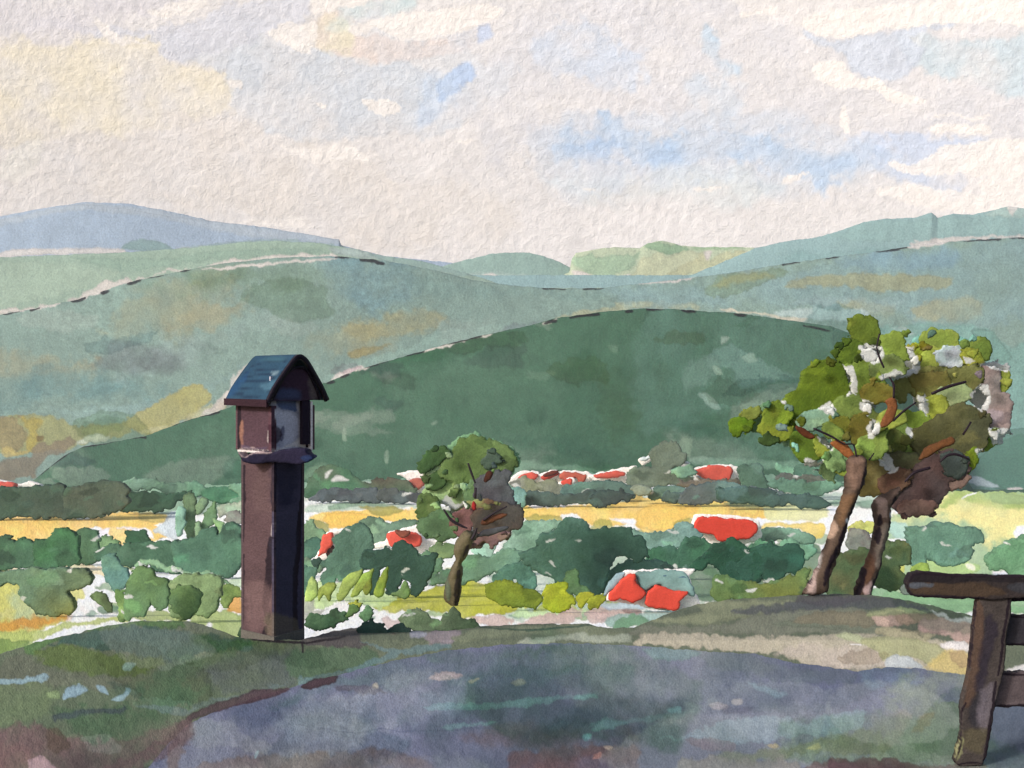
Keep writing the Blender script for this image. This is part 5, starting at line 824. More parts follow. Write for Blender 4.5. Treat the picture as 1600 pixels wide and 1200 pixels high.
# near bushes on the rim of the terrace
NB = 'bushes on the rim of the near ground'
bush('light green bush with two rounded tops at the foot of the lone tree', 'B2', [(555,350),(580,305),(640,290),(680,312),(712,342),(765,358),(780,318),(822,290),(862,312),(882,350),(940,342),(962,380),(930,402),(800,400),(700,402),(620,402),(580,385)], (126,152,112), 12.6, group=NB)
bush('dark teal bush right of the shrine foot', 'B2', [(350,395),(380,362),(430,354),(490,382),(492,440),(450,500),(400,480),(360,440)], (66,92,82), 11.4, group=NB)
bush('dark green bush second to the right of the shrine foot', 'B2', [(495,395),(530,372),(580,370),(605,405),(640,455),(605,490),(530,484),(485,500),(480,440)], (74,100,88), 11.5, group=NB)
bush('small dark olive bush at the end of the row by the path', 'B2', [(632,470),(662,430),(712,440),(706,488),(655,516),(635,500)], (78,100,68), 11.6, group=NB)
bush('green bush just right of the shrine post', 'B2', [(75,350),(130,322),(175,330),(225,290),(282,320),(290,352),(240,372),(160,392),(90,380)], (88,116,84), 12.4, group=NB, col2=(60,90,66))
bush('small round green bush third right of the shrine', 'B2', [(288,295),(330,270),(352,300),(322,326),(290,320)], (110,142,82), 13.0, group=NB)
bush('small pale green bush right of the small round one', 'B2', [(360,310),(400,278),(432,290),(412,350),(372,342)], (114,154,112), 12.9, group=NB)
bush('tiny lime bush above the small round one right of the shrine', 'B2', [(300,272),(330,255),(366,272),(345,285)], (168,178,72), 13.2, group=NB)
bush('low dark green bush left of the shrine foot', 'B1', [(1245,500),(1265,470),(1320,450),(1335,480),(1310,500),(1300,530),(1262,525)], (74,100,72), 10.9, group=NB)
def rock(label, reg, pts, col, Y): tag(blob('rock', reg, pts, col, Y, mat=M_STONE, thick=.9, rough=1.5), label, 'rock', 'brown stones beside the path')
rock('dark brown stone between bushes beside the path', 'B2', [(565,495),(600,470),(640,458),(664,472),(640,498),(590,502)], (78,62,62), 11.1)
rock('grey brown stone in front of the dark green bushes', 'B2', [(470,445),(500,430),(545,424),(592,440),(560,458),(500,464)], (98,88,82), 11.2)

# ---------------- houses
def house(label, Y, wall, roofs, reg, extra=(), depth=None, group='red roofed houses in the valley', chim=(), wallcol=(234,228,222)):
    e = empty('house', wpt(*_base(reg, wall), Y), label, 'house', group)
    wpx = np.array(Z(reg, wall)); Y = min(Y, float(valley_Y(wpx[:, 1].max() + 3))); e.location = wpt(*_base(reg, wall), Y); d = depth or min((wpx[:, 0].max() - wpx[:, 0].min()) * .5, 16)
    blob('wall', reg, wall, wallcol, Y, mat=M_STONE, parent=e, grow=0, thick=.9, flat=4, rough=1.6, edge=.05, mott=.03, back=d)
    for i, (r, c) in enumerate(roofs):
        ro = blob('roof', reg, r, c, Y - Y * .012, mat=M_ROOF, parent=e, grow=.6, relief=3, thick=.8, flat=5, rough=1.6, edge=.12, mott=.08, back=d * .8)
        if i < len(chim): blob('chimney', reg, chim[i][0], chim[i][1], Y - Y * .02, mat=M_STONE, parent=ro, thick=1, rough=1)
    for n, r, c in extra: blob(n, reg, r, c, Y - Y * .008, mat=M_ROOF, parent=e, thick=.6, rough=1.6)
    return e
RED = (228,88,68)
house('small house with a red roof at the left edge of the picture', 640, [(-60,610),(40,608),(100,625),(190,605),(260,640),(180,655),(100,655),(60,680),(-60,690)], [([(-60,612),(40,612),(92,628),(90,650),(45,668),(20,682),(-60,684)], (222,92,78))], 'R1')
house('house with a narrow red gable beside the shrine, brown door', 225, [(130,930),(160,860),(200,765),(330,740),(310,770),(250,790),(255,850),(270,900),(240,945),(200,930),(140,975)], [([(145,922),(180,820),(192,782),(238,770),(244,848),(212,872),(200,890),(170,905)], (230,90,72))], 'R4', extra=[('door', [(208,862),(245,848),(272,898),(235,940),(210,915)], (92,62,56))])
house('house with a dumbbell shaped red roof and brown chimney left of the lone tree', 225, [(470,880),(500,835),(560,820),(580,765),(640,752),(730,730),(770,720),(800,800),(900,815),(950,830),(930,845),(850,850),(860,890),(780,885),(690,840),(600,862)], [([(580,780),(640,764),(700,772),(760,765),(797,800),(790,842),(750,862),(690,835),(610,857),(585,822)], (232,90,74))], 'R4', chim=[([(633,760),(722,765),(682,797),(642,782)], (120,68,54))])
house('house with a small dull red roof half hidden left of the lone tree crown', 600, [(640,400),(740,380),(800,385),(820,440),(810,500),(775,520),(740,500),(700,440)], [([(700,455),(740,430),(795,432),(805,475),(770,503),(735,490)], (196,102,84))], 'R4')
VW = (236,230,226)
house('first far house right of the lone tree, oval red roof', 660, [(60,320),(100,280),(190,258),(255,275),(262,325),(240,355),(200,330),(130,325),(70,345)], [([(125,302),(150,282),(200,272),(247,288),(240,310),(190,322),(130,320)], (226,88,70))], 'R5')
house('second far house right of the lone tree, dark streak on its red roof', 655, [(250,285),(320,262),(385,268),(380,330),(300,350),(255,352)], [([(265,302),(300,286),(362,262),(372,286),(332,302),(282,320)], (204,70,52))], 'R5', chim=[([(275,292),(310,272),(362,264),(350,280),(300,300)], (104,48,36))])
house('third far house right of the lone tree, widest brownish red roof', 650, [(375,262),(480,262),(585,285),(590,345),(500,350),(375,345)], [([(380,290),(430,275),(500,280),(545,297),(532,330),(500,347),(470,312),(390,316)], (206,96,74))], 'R5')
house('small bright red roofed house in front of the far row', 640, [(370,335),(410,312),(470,315),(470,345),(410,362)], [([(380,340),(410,320),(458,320),(452,346),(410,359)], (230,80,62))], 'R5')
house('fourth far house with a long thin red roof left of the tall grey tree', 648, [(560,300),(620,275),(720,250),(862,232),(815,290),(800,340),(690,345),(600,340)], [([(590,292),(640,280),(700,270),(782,270),(785,298),(700,310),(612,308)], (224,92,74))], 'R5')
house('white house gable without red roof peeping out left of the tall grey tree', 640, [(875,190),(935,168),(962,180),(925,215),(900,232),(878,220)], [([(880,192),(936,170),(955,178),(915,200)], (240,236,232))], 'R5', group=None)
house('white gable right of the tall grey tree', 640, [(1112,190),(1150,195),(1200,225),(1180,245),(1140,245),(1118,225)], [([(1116,190),(1150,196),(1196,224),(1150,215)], (225,220,216))], 'R5', group=None)
house('house with a rectangular red roof at the foot of the wooded hill', 625, [(1220,245),(1310,228),(1400,222),(1490,235),(1510,300),(1520,360),(1440,325),(1300,322),(1235,325)], [([(1218,262),(1310,240),(1320,232),(1455,240),(1450,290),(1432,318),(1360,322),(1300,312),(1245,292)], (226,90,72))], 'R5', extra=[('window', [(1235,300),(1275,300),(1272,325),(1240,328)], (196,210,220))])
house('large house with a long bright red roof in front of the yellow field', 320, [(1083,806),(1110,804),(1170,807),(1187,816),(1189,842),(1166,850),(1157,855),(1135,848),(1113,858),(1092,845),(1083,832)], [([(1086,818),(1092,810),(1110,808),(1150,811),(1172,811),(1183,820),(1182,832),(1172,842),(1150,843),(1125,844),(1115,836),(1090,832),(1085,826)], (233,70,52))], 'G')
fh = house('pair of front houses joined under one grey wall, two tent shaped red roofs', 122, [(668,1062),(700,1000),(780,890),(860,884),(1205,878),(1212,895),(1190,930),(1225,1020),(1240,1040),(1258,1100),(1180,1135),(1000,1128),(900,1115),(780,1088),(700,1082)], [
  ([(690,1045),(740,970),(775,935),(820,908),(850,918),(862,970),(912,1020),(890,1052),(820,1082),(760,1062),(700,1075)], (234,78,60)),
  ([(915,1085),(925,1030),(980,978),(1070,1010),(1178,1022),(1130,1072),(1112,1130),(1000,1120),(930,1112)], (234,78,60))], 'R5',
  extra=[('back_roof', [(856,905),(920,895),(1060,885),(1170,905),(1218,1030),(1190,1045),(1160,1020),(1060,1010),(1000,968),(930,1000),(895,1000),(870,950)], (136,158,150)),
         ('ridge_cap', [(960,920),(1060,910),(1160,918),(1170,935),(1060,932),(970,935)], (92,116,132)), ('side_roof', [(655,1040),(690,960),(740,905),(785,900),(760,940),(700,1010)], (160,176,180))])
# ---------------- trees
def tube(name, pts, rad, Y, col, parent, mat=M_INK, n=8, dy=0.0):
    """round tapering limb through photo points; rad in photo pixels"""
    p = smooth(pts, False, 4) if len(pts) > 2 else np.array(pts, float)
    c = W(p[:, 0], p[:, 1], Y); c[:, 1] -= dy
    tt = np.linspace(0, 1, len(p)); r = np.interp(tt, np.linspace(0, 1, len(rad)), rad) * Y / F
    V = []; 
    d = np.gradient(c, axis=0); d /= np.linalg.norm(d, axis=1)[:, None] + 1e-9
    for i in range(len(c)):
        u = np.cross(d[i], [0, 1, 0]); u /= np.linalg.norm(u) + 1e-9; v = np.cross(d[i], u)
        for k in range(n):
            a = 2 * math.pi * k / n; V.append(c[i] + r[i] * (math.cos(a) * u + math.sin(a) * v))
    V.append(c[0]); V.append(c[-1]); Q = []; T = []
    for i in range(len(c) - 1):
        for k in range(n):
            Q.append([i * n + k, i * n + (k + 1) % n, (i + 1) * n + (k + 1) % n, (i + 1) * n + k])
    e = len(c) * n
    for k in range(n): T.append([e, (k + 1) % n, k]); T.append([e + 1, (len(c) - 1) * n + k, (len(c) - 1) * n + (k + 1) % n])
    V = np.array(V); px = V[:, 0] / Y * F + 800; py = 600 - (V[:, 2] - CZ) / Y * F
    cc = np.broadcast_to(lin(col), (len(V), 3)) * (1 + .3 * fbm(px, py, 5, 3, 3))[:, None]
    return make_mesh(name, V, (np.array(Q), np.array(T)), mat, px, py, np.full(len(V), Y / F), cc, parent)
INKC = (34, 24, 32)
def crown(parent, reg, clumps, Y, spread, name='leaf_clump', thick=.5, extra_n=24):
    """clumps share the crown's depth: each stands at its own distance inside it"""
    leafy = [c for c in clumps if min(c[1]) < 200]; rg = np.random.RandomState(int(Y * 10)); extra = []
    for k in range(extra_n):      # small dabs of leaf around the clumps
        s = leafy[rg.randint(len(leafy))]; p = np.array(s[0], float); v = p[rg.randint(len(p))] + rg.uniform(-14, 14, 2); rr = rg.uniform(9, 20)
        extra.append(([(v[0] + rr * rg.uniform(.6, 1.4) * math.cos(t_), v[1] + rr * rg.uniform(.5, 1.0) * math.sin(t_)) for t_ in np.arange(0, 6.2, .9)], tuple(np.clip(np.array(s[1]) * rg.choice([.74, .87, 1.03]) * rg.uniform(.94, 1.06, 3), 8, 235)), None, rg.uniform(-.5, .1)))
    gaps = [P(reg, c[0], (228,224,219), a=.95, rough=3.2, edge=.04, soft=1.0) for c in clumps if min(c[1]) > 205]
    clumps = clumps + extra; n = len(clumps)
    for i, cl in enumerate(clumps):
        pts, col = cl[0], cl[1]; c2 = cl[2] if len(cl) > 2 else None; dz = cl[3] if len(cl) > 3 else (0.5 - i / max(n - 1, 1))
        if min(col) > 205 and len(cl) < 4: dz = .5
        if col[0] > 135 and col[2] < 75: col = (col[0] * .91, col[1] * .97, col[2] * 1.1)
        blob(name, reg, pts, col, Y + spread * dz, parent=parent, thick=thick, strokes=gaps, grow=(3.4 if min(col) < 205 else 1) * (1 if Y < 50 else .7), col2=c2, rough=(3.4 if min(col) < 205 else 5.5), relief=(2.0 if min(col) < 205 else .8), edge=.42, mott=.2)
# lone tree
YM = 120.0
lt = empty('broadleaf_tree', wpt(710, 945, YM), 'lone tree in the meadow, left half green, right half dark purple grey', 'tree', 'trees of the near slope')
WHT = (212,211,208)
crown(lt, 'R4', [
 ([(900,350),(1000,210),(1060,165),(1130,145),(1190,190),(1280,205),(1390,270),(1400,330),(1300,420),(1000,420)], (124,160,120)),
 ([(795,395),(880,370),(930,330),(980,300),(1000,360),(960,420),(900,440),(840,420)], (190,205,160)),
 ([(800,530),(840,495),(900,480),(980,435),(1010,470),(985,530),(1060,500),(1080,560),(1060,600),(1005,620),(930,575),(900,610),(870,560)], (168,188,132)),
 ([(925,560),(970,545),(1000,590),(1060,565),(1075,600),(1020,625),(980,635),(930,612)], WHT),
 ([(830,285),(870,245),(920,232),(962,250),(950,300),(900,350),(800,382),(775,372)], (64,90,54)),
 ([(820,440),(860,405),(930,390),(945,430),(905,480),(845,490)], (76,100,58)),
 ([(908,385),(935,335),(1000,285),(1035,205),(1110,175),(1190,192),(1250,198),(1330,232),(1382,290),(1382,345),(1340,380),(1250,385),(1190,400),(1150,440),(1100,452),(1062,440),(1030,520),(1000,535),(978,525),(1005,470),(985,440),(935,432)], (104,124,74), (84,106,52)),
 ([(1070,590),(1068,540),(1085,480),(1130,440),(1160,560),(1120,600)], (108,134,88)),
 ([(1180,300),(1225,265),(1300,312),(1262,352),(1180,362)], (86,102,88)),
 ([(1142,440),(1200,398),(1290,378),(1352,398),(1332,460),(1372,520),(1372,570),(1405,610),(1300,612),(1250,575),(1150,562),(1140,490)], (92,94,96), (84,78,84)),  # right side of the crown: its shade is painted in dark grey
 ([(765,610),(778,550),(840,533),(892,570),(892,630),(832,680),(785,662)], (104,118,72)),
 ([(1080,600),(1120,560),(1200,570),(1275,578),(1290,600),(1200,622),(1110,625)], (130,128,80), (120,84,70)),
 ([(768,700),(830,670),(900,615),(950,620),(1005,680),(985,740),(1012,790),(900,808),(820,792),(775,745)], (96,122,86)),
 ([(1000,665),(1060,628),(1110,640),(1115,740),(1085,792),(1030,790),(985,742)], (132,90,92)),
 ([(1105,660),(1180,620),(1290,598),(1400,600),(1432,640),(1430,712),(1362,750),(1340,790),(1280,802),(1180,832),(1110,842),(1100,790),(1130,740)], (82,76,72), (96,76,62)),  # lower right of the crown, shade again put into the colour
 ([(1120,792),(1200,780),(1330,758),(1322,800),(1262,842),(1238,856),(1220,830),(1180,822),(1130,842)], (130,100,94)),
], YM, 8.0, thick=.7)
tk = blob('trunk', 'R4', [(1012,830),(1058,768),(1112,768),(1112,830),(1080,890),(1042,950),(1048,1000),(1040,1100),(1028,1200),(1008,1226),(975,1215),(940,1180),(948,1080),(978,990),(1008,940),(1000,880)], (98,88,66), YM - 4.2, mat=M_WOOD, parent=lt, thick=1.1, relief=20, flat=30, rough=1.2, edge=.3, strokes=[P('R4',[(1000,1120),(1020,1000),(1045,1010),(1030,1200),(1000,1225)],(40,28,30),a=.9,rough=1.5), P('R4',[(1055,905),(1070,850),(1095,840),(1080,890),(1060,920)],(50,36,44),a=.9,rough=1), P('R4',[(940,1080),(965,1030),(985,1150),(960,1190)],(92,104,84),a=.7,rough=2)])
for i, (pts, r) in enumerate([([(1085,335),(1108,400),(1130,460)], (1.4,1.9,1.4)), ([(1132,488),(1130,556)], (2.2,2.2)), ([(932,622),(980,690),(1040,725),(1082,742)], (1.3,2.4,2.2,1)), ([(1330,605),(1250,645),(1180,692)], (1.0,1.8,2.2)), ([(1140,740),(1128,775),(1108,812)], (1.4,2.2,2.6))]):
    tube('branch', Z('R4', pts), r, YM - 5.5, INKC, lt)
for pts, c in [([(1185,445),(1205,395),(1240,392),(1232,425),(1200,452)], (86,46,34)), ([(1170,715),(1180,695),(1250,665),(1330,650),(1290,680),(1200,715)], (100,60,44)), ([(1145,790),(1180,760),(1250,745),(1330,735),(1325,752),(1220,780)], (74,72,74)), ([(1110,610),(1120,575),(1135,600),(1125,625)], (140,40,36))]:
    blob('leaf_clump', 'R4', pts, c, YM - 5.2, parent=lt, thick=.6, rough=1)
# twin trees
YT = 19.5
TL = 'twin trees at the right'
t1 = empty('broadleaf_tree', wpt(1285, 930, YT), 'left one of the twin trees, leaning brown trunk and olive crown with white gaps', 'tree', 'trees of the near slope')
crown(t1, 'R6', [
 ([(690,320),(745,350),(760,460),(715,472),(728,420)], WHT), ([(770,500),(840,500),(835,560),(800,560)], WHT), ([(570,530),(620,500),(650,560),(610,570)], WHT), ([(560,680),(640,700),(645,742),(590,720)], WHT), ([(780,228),(890,225),(888,300),(830,305),(790,285)], WHT), ([(870,375),(960,350),(1000,370),(960,400),(900,402)], WHT),
 ([(820,600),(880,600),(865,660),(822,690)], WHT), ([(380,500),(410,495),(405,525)], WHT), ([(580,860),(640,740),(700,780),(715,868),(660,850),(640,900)], (156,182,128)), ([(500,790),(560,792),(600,800),(560,828),(520,815)], WHT),
 ([(380,630),(430,540),(460,600),(470,690),(440,720),(400,700)], (150,185,155)), ([(220,600),(270,540),(330,520),(300,600),(260,640)], (128,160,125)),
 ([(718,90),(800,72),(862,108),(882,165),(862,222),(800,226),(765,200),(740,150)], (104,122,48)),
 ([(668,235),(720,198),(780,215),(792,245),(760,300),(690,308),(660,270)], (92,114,40)),
 ([(890,190),(958,168),(1000,175),(1002,250),(1010,292),(960,302),(900,280),(885,230)], (130,148,66)),
 ([(490,445),(500,370),(560,310),(640,300),(692,330),(712,400),(722,475),(645,520),(600,545),(540,562),(482,602),(440,612),(450,560),(388,512),(430,470)], (110,128,38), (84,104,30)),
 ([(760,300),(800,235),(862,270),(840,315),(862,380),(902,420),(862,462),(800,470),(750,460),(738,380),(700,320)], (138,150,56), (112,124,42)),
 ([(838,315),(900,283),(980,290),(1002,350),(900,372),(850,382)], (130,146,84)),
 ([(642,520),(722,478),(800,498),(832,540),(872,590),(832,605),(760,602),(682,602),(640,580)], (142,152,66)),
 ([(788,430),(860,408),(942,430),(942,482),(880,502),(800,502)], (122,116,48)),
 ([(198,550),(270,530),(282,568),(222,602),(188,592)], (134,144,70)), ([(128,622),(170,588),(242,595),(222,640),(160,662),(135,650)], (98,120,30)),
 ([(310,560),(360,515),(420,540),(432,590),(390,622),(442,640),(422,692),(350,692),(280,652),(300,600)], (110,130,44)), ([(280,680),(340,672),(372,700),(340,715),(300,705)], (70,92,46)),
 ([(472,602),(540,558),(632,550),(642,600),(560,642),(480,640)], (134,160,132)),
 ([(440,692),(490,658),(562,690),(602,760),(560,792),(490,792),(450,742)], (96,116,40)), ([(550,690),(600,725),(625,752),(590,772),(560,730)], (160,166,60)),
 ([(645,580),(740,598),(762,642),(700,682),(642,640)], (116,112,42)), ([(720,640),(745,595),(792,578),(832,620),(812,690),(760,712),(722,665)], (120,106,46)),
 ([(588,620),(640,618),(702,670),(650,692),(602,662)], (142,152,62)), ([(775,760),(782,700),(830,678),(900,640),(912,720),(882,762),(832,792)], (150,158,66)),
 ([(650,830),(712,820),(712,872),(680,868)], (178,178,70)), ([(600,790),(650,740),(690,790),(692,835),(640,850)], (142,172,112)),
 ([(900,560),(960,540),(1000,560),(1010,600),(930,640),(880,640),(860,600)], (150,155,62)),
], YT, 1.5, thick=.6)
blob('trunk', 'R7', [(718,60),(760,38),(800,42),(812,100),(792,180),(762,262),(722,370),(682,500),(642,620),(612,720),(560,732),(500,728),(540,640),(562,600),(612,470),(660,330),(692,240),(710,180)], (86,70,58), YT - .95, mat=M_WOOD, parent=t1, thick=1.0, relief=14, flat=16, grow=.8, rough=1.8, edge=.6, col2=(92,72,60), strokes=[
  P('R7', [(715,60),(790,45),(805,100),(780,180),(720,200)], (132,104,88), a=.7, rough=2), P('R7', [(600,430),(640,350),(665,400),(625,450)], (180,150,128), a=.85, rough=2), P('R7', [(695,350),(722,345),(715,378),(698,375)], (205,215,222), a=.95, rough=1), P('R7', [(500,728),(530,650),(560,600),(550,680),(540,728)], (186,160,150), a=.8, rough=2), P('R7',[(560,500),(600,440),(590,520),(560,600)],(222,214,208),a=.8,rough=1.5),
  P('R7', [(660,330),(690,240),(745,225),(700,330),(670,400)], (126,92,60), a=.6, soft=3, rough=2), L('R7', [(748,262),(731,310),(709,348)], INKC, w=3.5), L('R7', [(703,378),(681,430),(663,490),(631,545),(603,610),(591,672)], INKC, w=4.3), L('R7', [(603,452),(581,510)], INKC, w=3.2), L('R7', [(543,600),(523,672)], INKC, w=3.0), L('R7', [(799,95),(791,140),(773,188)], INKC, w=3.0)])
for pts, r in [([(548,638),(640,680),(700,716),(748,720),(765,798)], (1.6,1.8,1.2,1.2,1.8)), ([(878,165),(864,235),(880,290),(900,335)], (1.6,1.2,1.8,1.6)), ([(925,380),(948,420),(948,488)], (1,2,1.6)), ([(850,762),(825,798)], (1,1.2))]:
    tube('branch', Z('R6', pts), r, YT - 1.0, INKC, t1)
for pts, c in [([(636,712),(660,700),(700,712),(748,768),(722,784),(690,760)], (150,92,50)), ([(460,632),(500,640),(552,680),(530,688),(490,668)], (104,56,32)), ([(905,505),(930,490),(958,498),(962,545),(942,600),(890,632),(892,590),(920,545),(915,525)], (132,82,48))]:
    blob('branch', 'R6', pts, c, YT - .92, mat=M_WOOD, parent=t1, thick=.9, rough=1, edge=.3)
t2 = empty('broadleaf_tree', wpt(1350, 930, YT + .6), 'right one of the twin trees, broad crown turning mauve and dark brown', 'tree', 'trees of the near slope')
crown(t2, 'R6', [
 ([(1000,225),(1050,240),(1080,340),(1020,372),(975,368),(1010,330)], WHT), ([(1335,450),(1400,418),(1432,480),(1402,552),(1345,512)], WHT), ([(1370,312),(1460,305),(1525,330),(1520,362),(1420,335)], WHT), ([(1005,640),(1050,638),(1032,692)], WHT), ([(878,760),(905,745),(970,832),(915,860),(880,805)], (214,222,228)), ([(1060,480),(1110,480),(1115,560),(1090,560)], WHT), ([(1430,640),(1520,655),(1450,715)], WHT), ([(1350,740),(1400,738),(1370,770)], (210,222,230)), ([(1290,280),(1350,300),(1320,312)], WHT),
 ([(1060,200),(1140,160),(1330,200),(1400,250),(1340,300),(1200,250)], (130,175,160)),
 ([(1078,200),(1130,148),(1200,152),(1262,172),(1262,222),(1180,242),(1110,240)], (126,142,62)),
 ([(1038,232),(1090,220),(1122,260),(1102,300),(1060,295)], (172,172,48)),
 ([(1078,312),(1122,242),(1200,238),(1300,240),(1312,332),(1260,352),(1150,342),(1068,352)], (164,170,78), (146,158,70)),
 ([(1165,260),(1200,240),(1260,240),(1292,275),(1280,322),(1200,330),(1168,300)], (182,206,196)),
 ([(1298,222),(1360,190),(1420,208),(1432,242),(1402,292),(1340,262)], (118,140,62)), ([(1290,252),(1350,250),(1392,302),(1362,330),(1310,300)], (164,162,54)),
 ([(1458,352),(1522,358),(1522,422),(1488,458),(1470,400)], (172,176,64)), ([(1400,640),(1450,650),(1440,720),(1400,740)], (150,165,60)),
 ([(1370,372),(1400,328),(1460,338),(1482,400),(1472,452),(1512,478),(1534,570),(1502,640),(1440,642),(1400,560),(1432,480),(1380,430)], (156,146,140), (166,138,132)),
 ([(968,405),(1028,360),(1120,338),(1300,340),(1372,330),(1400,400),(1335,440),(1252,470),(1172,480),(1062,470),(1032,430),(1002,512),(970,482)], (132,130,74), (112,114,68)),
 ([(1030,395),(1090,360),(1200,370),(1240,420),(1180,475),(1080,470)], (122,116,60)),
 ([(1188,450),(1280,420),(1342,460),(1302,512),(1210,522),(1170,490)], (176,192,132)), ([(1100,495),(1180,480),(1222,520),(1202,572),(1130,600),(1100,562)], (172,168,62)),
 ([(985,620),(1000,560),(1060,558),(1130,590),(1070,650),(1012,635)], (144,158,54)),
 ([(880,700),(900,658),(960,620),(1030,650),(1062,720),(1010,772),(930,742)], (130,152,72)), ([(902,672),(960,650),(1002,690),(982,762),(920,742)], (106,118,58)),
 ([(1048,655),(1130,608),(1210,560),(1300,518),(1402,560),(1432,640),(1402,720),(1352,762),(1280,782),(1180,802),(1100,792),(1048,742)], (106,102,62), (92,92,66)),
 ([(1318,765),(1362,738),(1362,802),(1318,852)], (112,122,34)),
 ([(898,775),(1000,760),(1082,790),(1062,852),(980,862),(915,822)], (112,112,78)),
 ([(800,810),(850,790),(900,830),(930,880),(880,965),(800,962),(782,930),(830,880)], (120,106,68)),
 ([(1182,902),(1300,868),(1315,902),(1272,942),(1210,942)], (148,116,102)),
 ([(1038,862),(1120,800),(1232,748),(1310,800),(1312,862),(1232,902),(1212,952),(1172,1000),(1142,1042),(1060,1042),(980,1050),(948,1002),(948,950),(1000,912)], (84,76,76), (98,74,70)),  # dark mass low on the right: crown shade painted into the clump
 ([(1180,780),(1260,760),(1305,800),(1300,860),(1220,870)], (80,88,84)),
 ([(880,900),(980,838),(1032,870),(1012,912),(962,962),(900,965)], (112,80,64)),
 ([(990,1025),(1142,1008),(1132,1060),(1010,1070)], (118,92,82)),
], YT + .6, 1.6, thick=.6)
blob('trunk', 'R7', [(850,262),(960,200),(975,212),(932,300),(928,400),(902,500),(872,600),(840,690),(828,738),(752,742),(775,650),(790,610),(828,520),(852,400),(846,330)], (86,70,62), YT - .35, mat=M_WOOD, parent=t2, thick=1.0, relief=14, flat=16, grow=.8, rough=1.8, edge=.6, col2=(96,76,62), strokes=[
  P('R7', [(850,262),(890,250),(900,330),(865,340)], (176,150,138), a=.7, rough=2), P('R7', [(780,690),(830,650),(830,735),(790,735)], (212,180,172), a=.85, rough=2), P('R7', [(870,380),(915,380),(890,520),(850,600),(840,520)], (128,116,104), a=.7, rough=2), P('R7', [(790,600),(832,520),(835,600),(800,680),(775,690)], (106,72,50), a=.7, rough=2),
  L('R7', [(868,330),(866,380)], INKC, w=3.2), L('R7', [(862,395),(856,470)], INKC, w=3.5), L('R7', [(790,602),(775,670),(755,735)], INKC, w=3.5), L('R7', [(945,245),(930,300)], INKC, w=3.8), L('R7', [(928,340),(915,430),(895,520),(875,580)], INKC, w=3.5), L('R7', [(868,610),(840,670),(825,735)], INKC, w=3.5), P('R7', [(915,320),(935,318),(930,345),(915,342)], (200,212,218), a=.9, rough=1)])
for pts, r in [([(1138,465),(1220,430),(1310,405)], (2.2,2.6,2.0)), ([(945,600),(1000,550),(1060,508)], (2.2,1.8,1.2)), ([(1295,670),(1335,606)], (1.8,1.5)), ([(1180,806),(1215,775),(1262,768),(1325,793)], (1.6,2.2,2.2,1.6)), ([(1005,905),(1050,860),(1130,835)], (1.6,2.4,2.6))]:
    tube('branch', Z('R6', pts), r, YT - .45, INKC, t2)
blob('branch', 'R6', [(1078,795),(1100,750),(1140,718),(1240,682),(1252,708),(1170,745),(1120,780)], (112,72,42), YT - .4, mat=M_WOOD, parent=t2, thick=.8, rough=1)

# ---------------- the shrine: real walls, laid out on the ground and raised
def slab(name, corners, mat, parent, col, strokes=(), n=2.0, thick=0.02, out=None):
    """flat board between four world corners (tl, tr, br, bl), finely divided, with thickness away from the viewer side"""
    tl, tr, br, bl = [np.array(c, float) for c in corners]
    def pxd(a): return np.array([a[0] / a[1] * F + 800, 600 - (a[2] - CZ) / a[1] * F])
    wpx = max(np.linalg.norm(pxd(tl) - pxd(tr)), np.linalg.norm(pxd(bl) - pxd(br))); hpx = max(np.linalg.norm(pxd(tl) - pxd(bl)), np.linalg.norm(pxd(tr) - pxd(br)))
    nu = max(int(wpx / 1.1), 2) + 1; nv = max(int(hpx / 1.1), 2) + 1
    u, v = np.meshgrid(np.linspace(0, 1, nu), np.linspace(0, 1, nv)); u = u[..., None]; v = v[..., None]
    G = (tl * (1 - u) + tr * u) * (1 - v) + (bl * (1 - u) + br * u) * v
    nrm = np.cross(tr - tl, bl - tl); nrm /= np.linalg.norm(nrm)
    if np.dot(nrm, tl - np.array([0, 0, CZ])) < 0: nrm = -nrm      # points away from the viewer
    B = G + nrm * thick
    V = np.concatenate([G.reshape(-1, 3), B.reshape(-1, 3)])
    idx = np.arange(nu * nv).reshape(nv, nu); N = nu * nv
    q = [np.stack([idx[:-1, :-1], idx[1:, :-1], idx[1:, 1:], idx[:-1, 1:]], -1).reshape(-1, 4)]
    q.append(q[0][:, ::-1] + N)
    for e in (idx[0], idx[-1], idx[:, 0], idx[:, -1]): q.append(np.stack([e[:-1], e[1:], e[1:] + N, e[:-1] + N], -1))
    X = G[..., 0].ravel() / G[..., 1].ravel() * F + 800; Yp = 600 - (G[..., 2].ravel() - CZ) / G[..., 1].ravel() * F
    c = np.broadcast_to(lin(col), (N, 3)).copy(); c *= (1 + .16 * fbm(X, Yp, 30, 5, 4) + .1 * fbm(X, Yp, 8, 9, 3))[:, None]
    c = paint(X, Yp, c, strokes)
    return make_mesh(name, V, (np.concatenate(q), np.zeros((0, 3), int)), mat, np.tile(X, 2), np.tile(Yp, 2), np.tile(G[..., 1].ravel() / F, 2), np.tile(c, (2, 1)), parent, smooth_=False)
def foot(px, Y): return np.array([(px - 800) / F * Y, Y])
def z_at(py, Y): return CZ - (py - 600) / F * Y
YS = 10.4
sh = empty('wayside_shrine', wpt(428, 1000, YS), 'tall wayside shrine post with blue roofed niche, standing at the path edge', 'shrine')
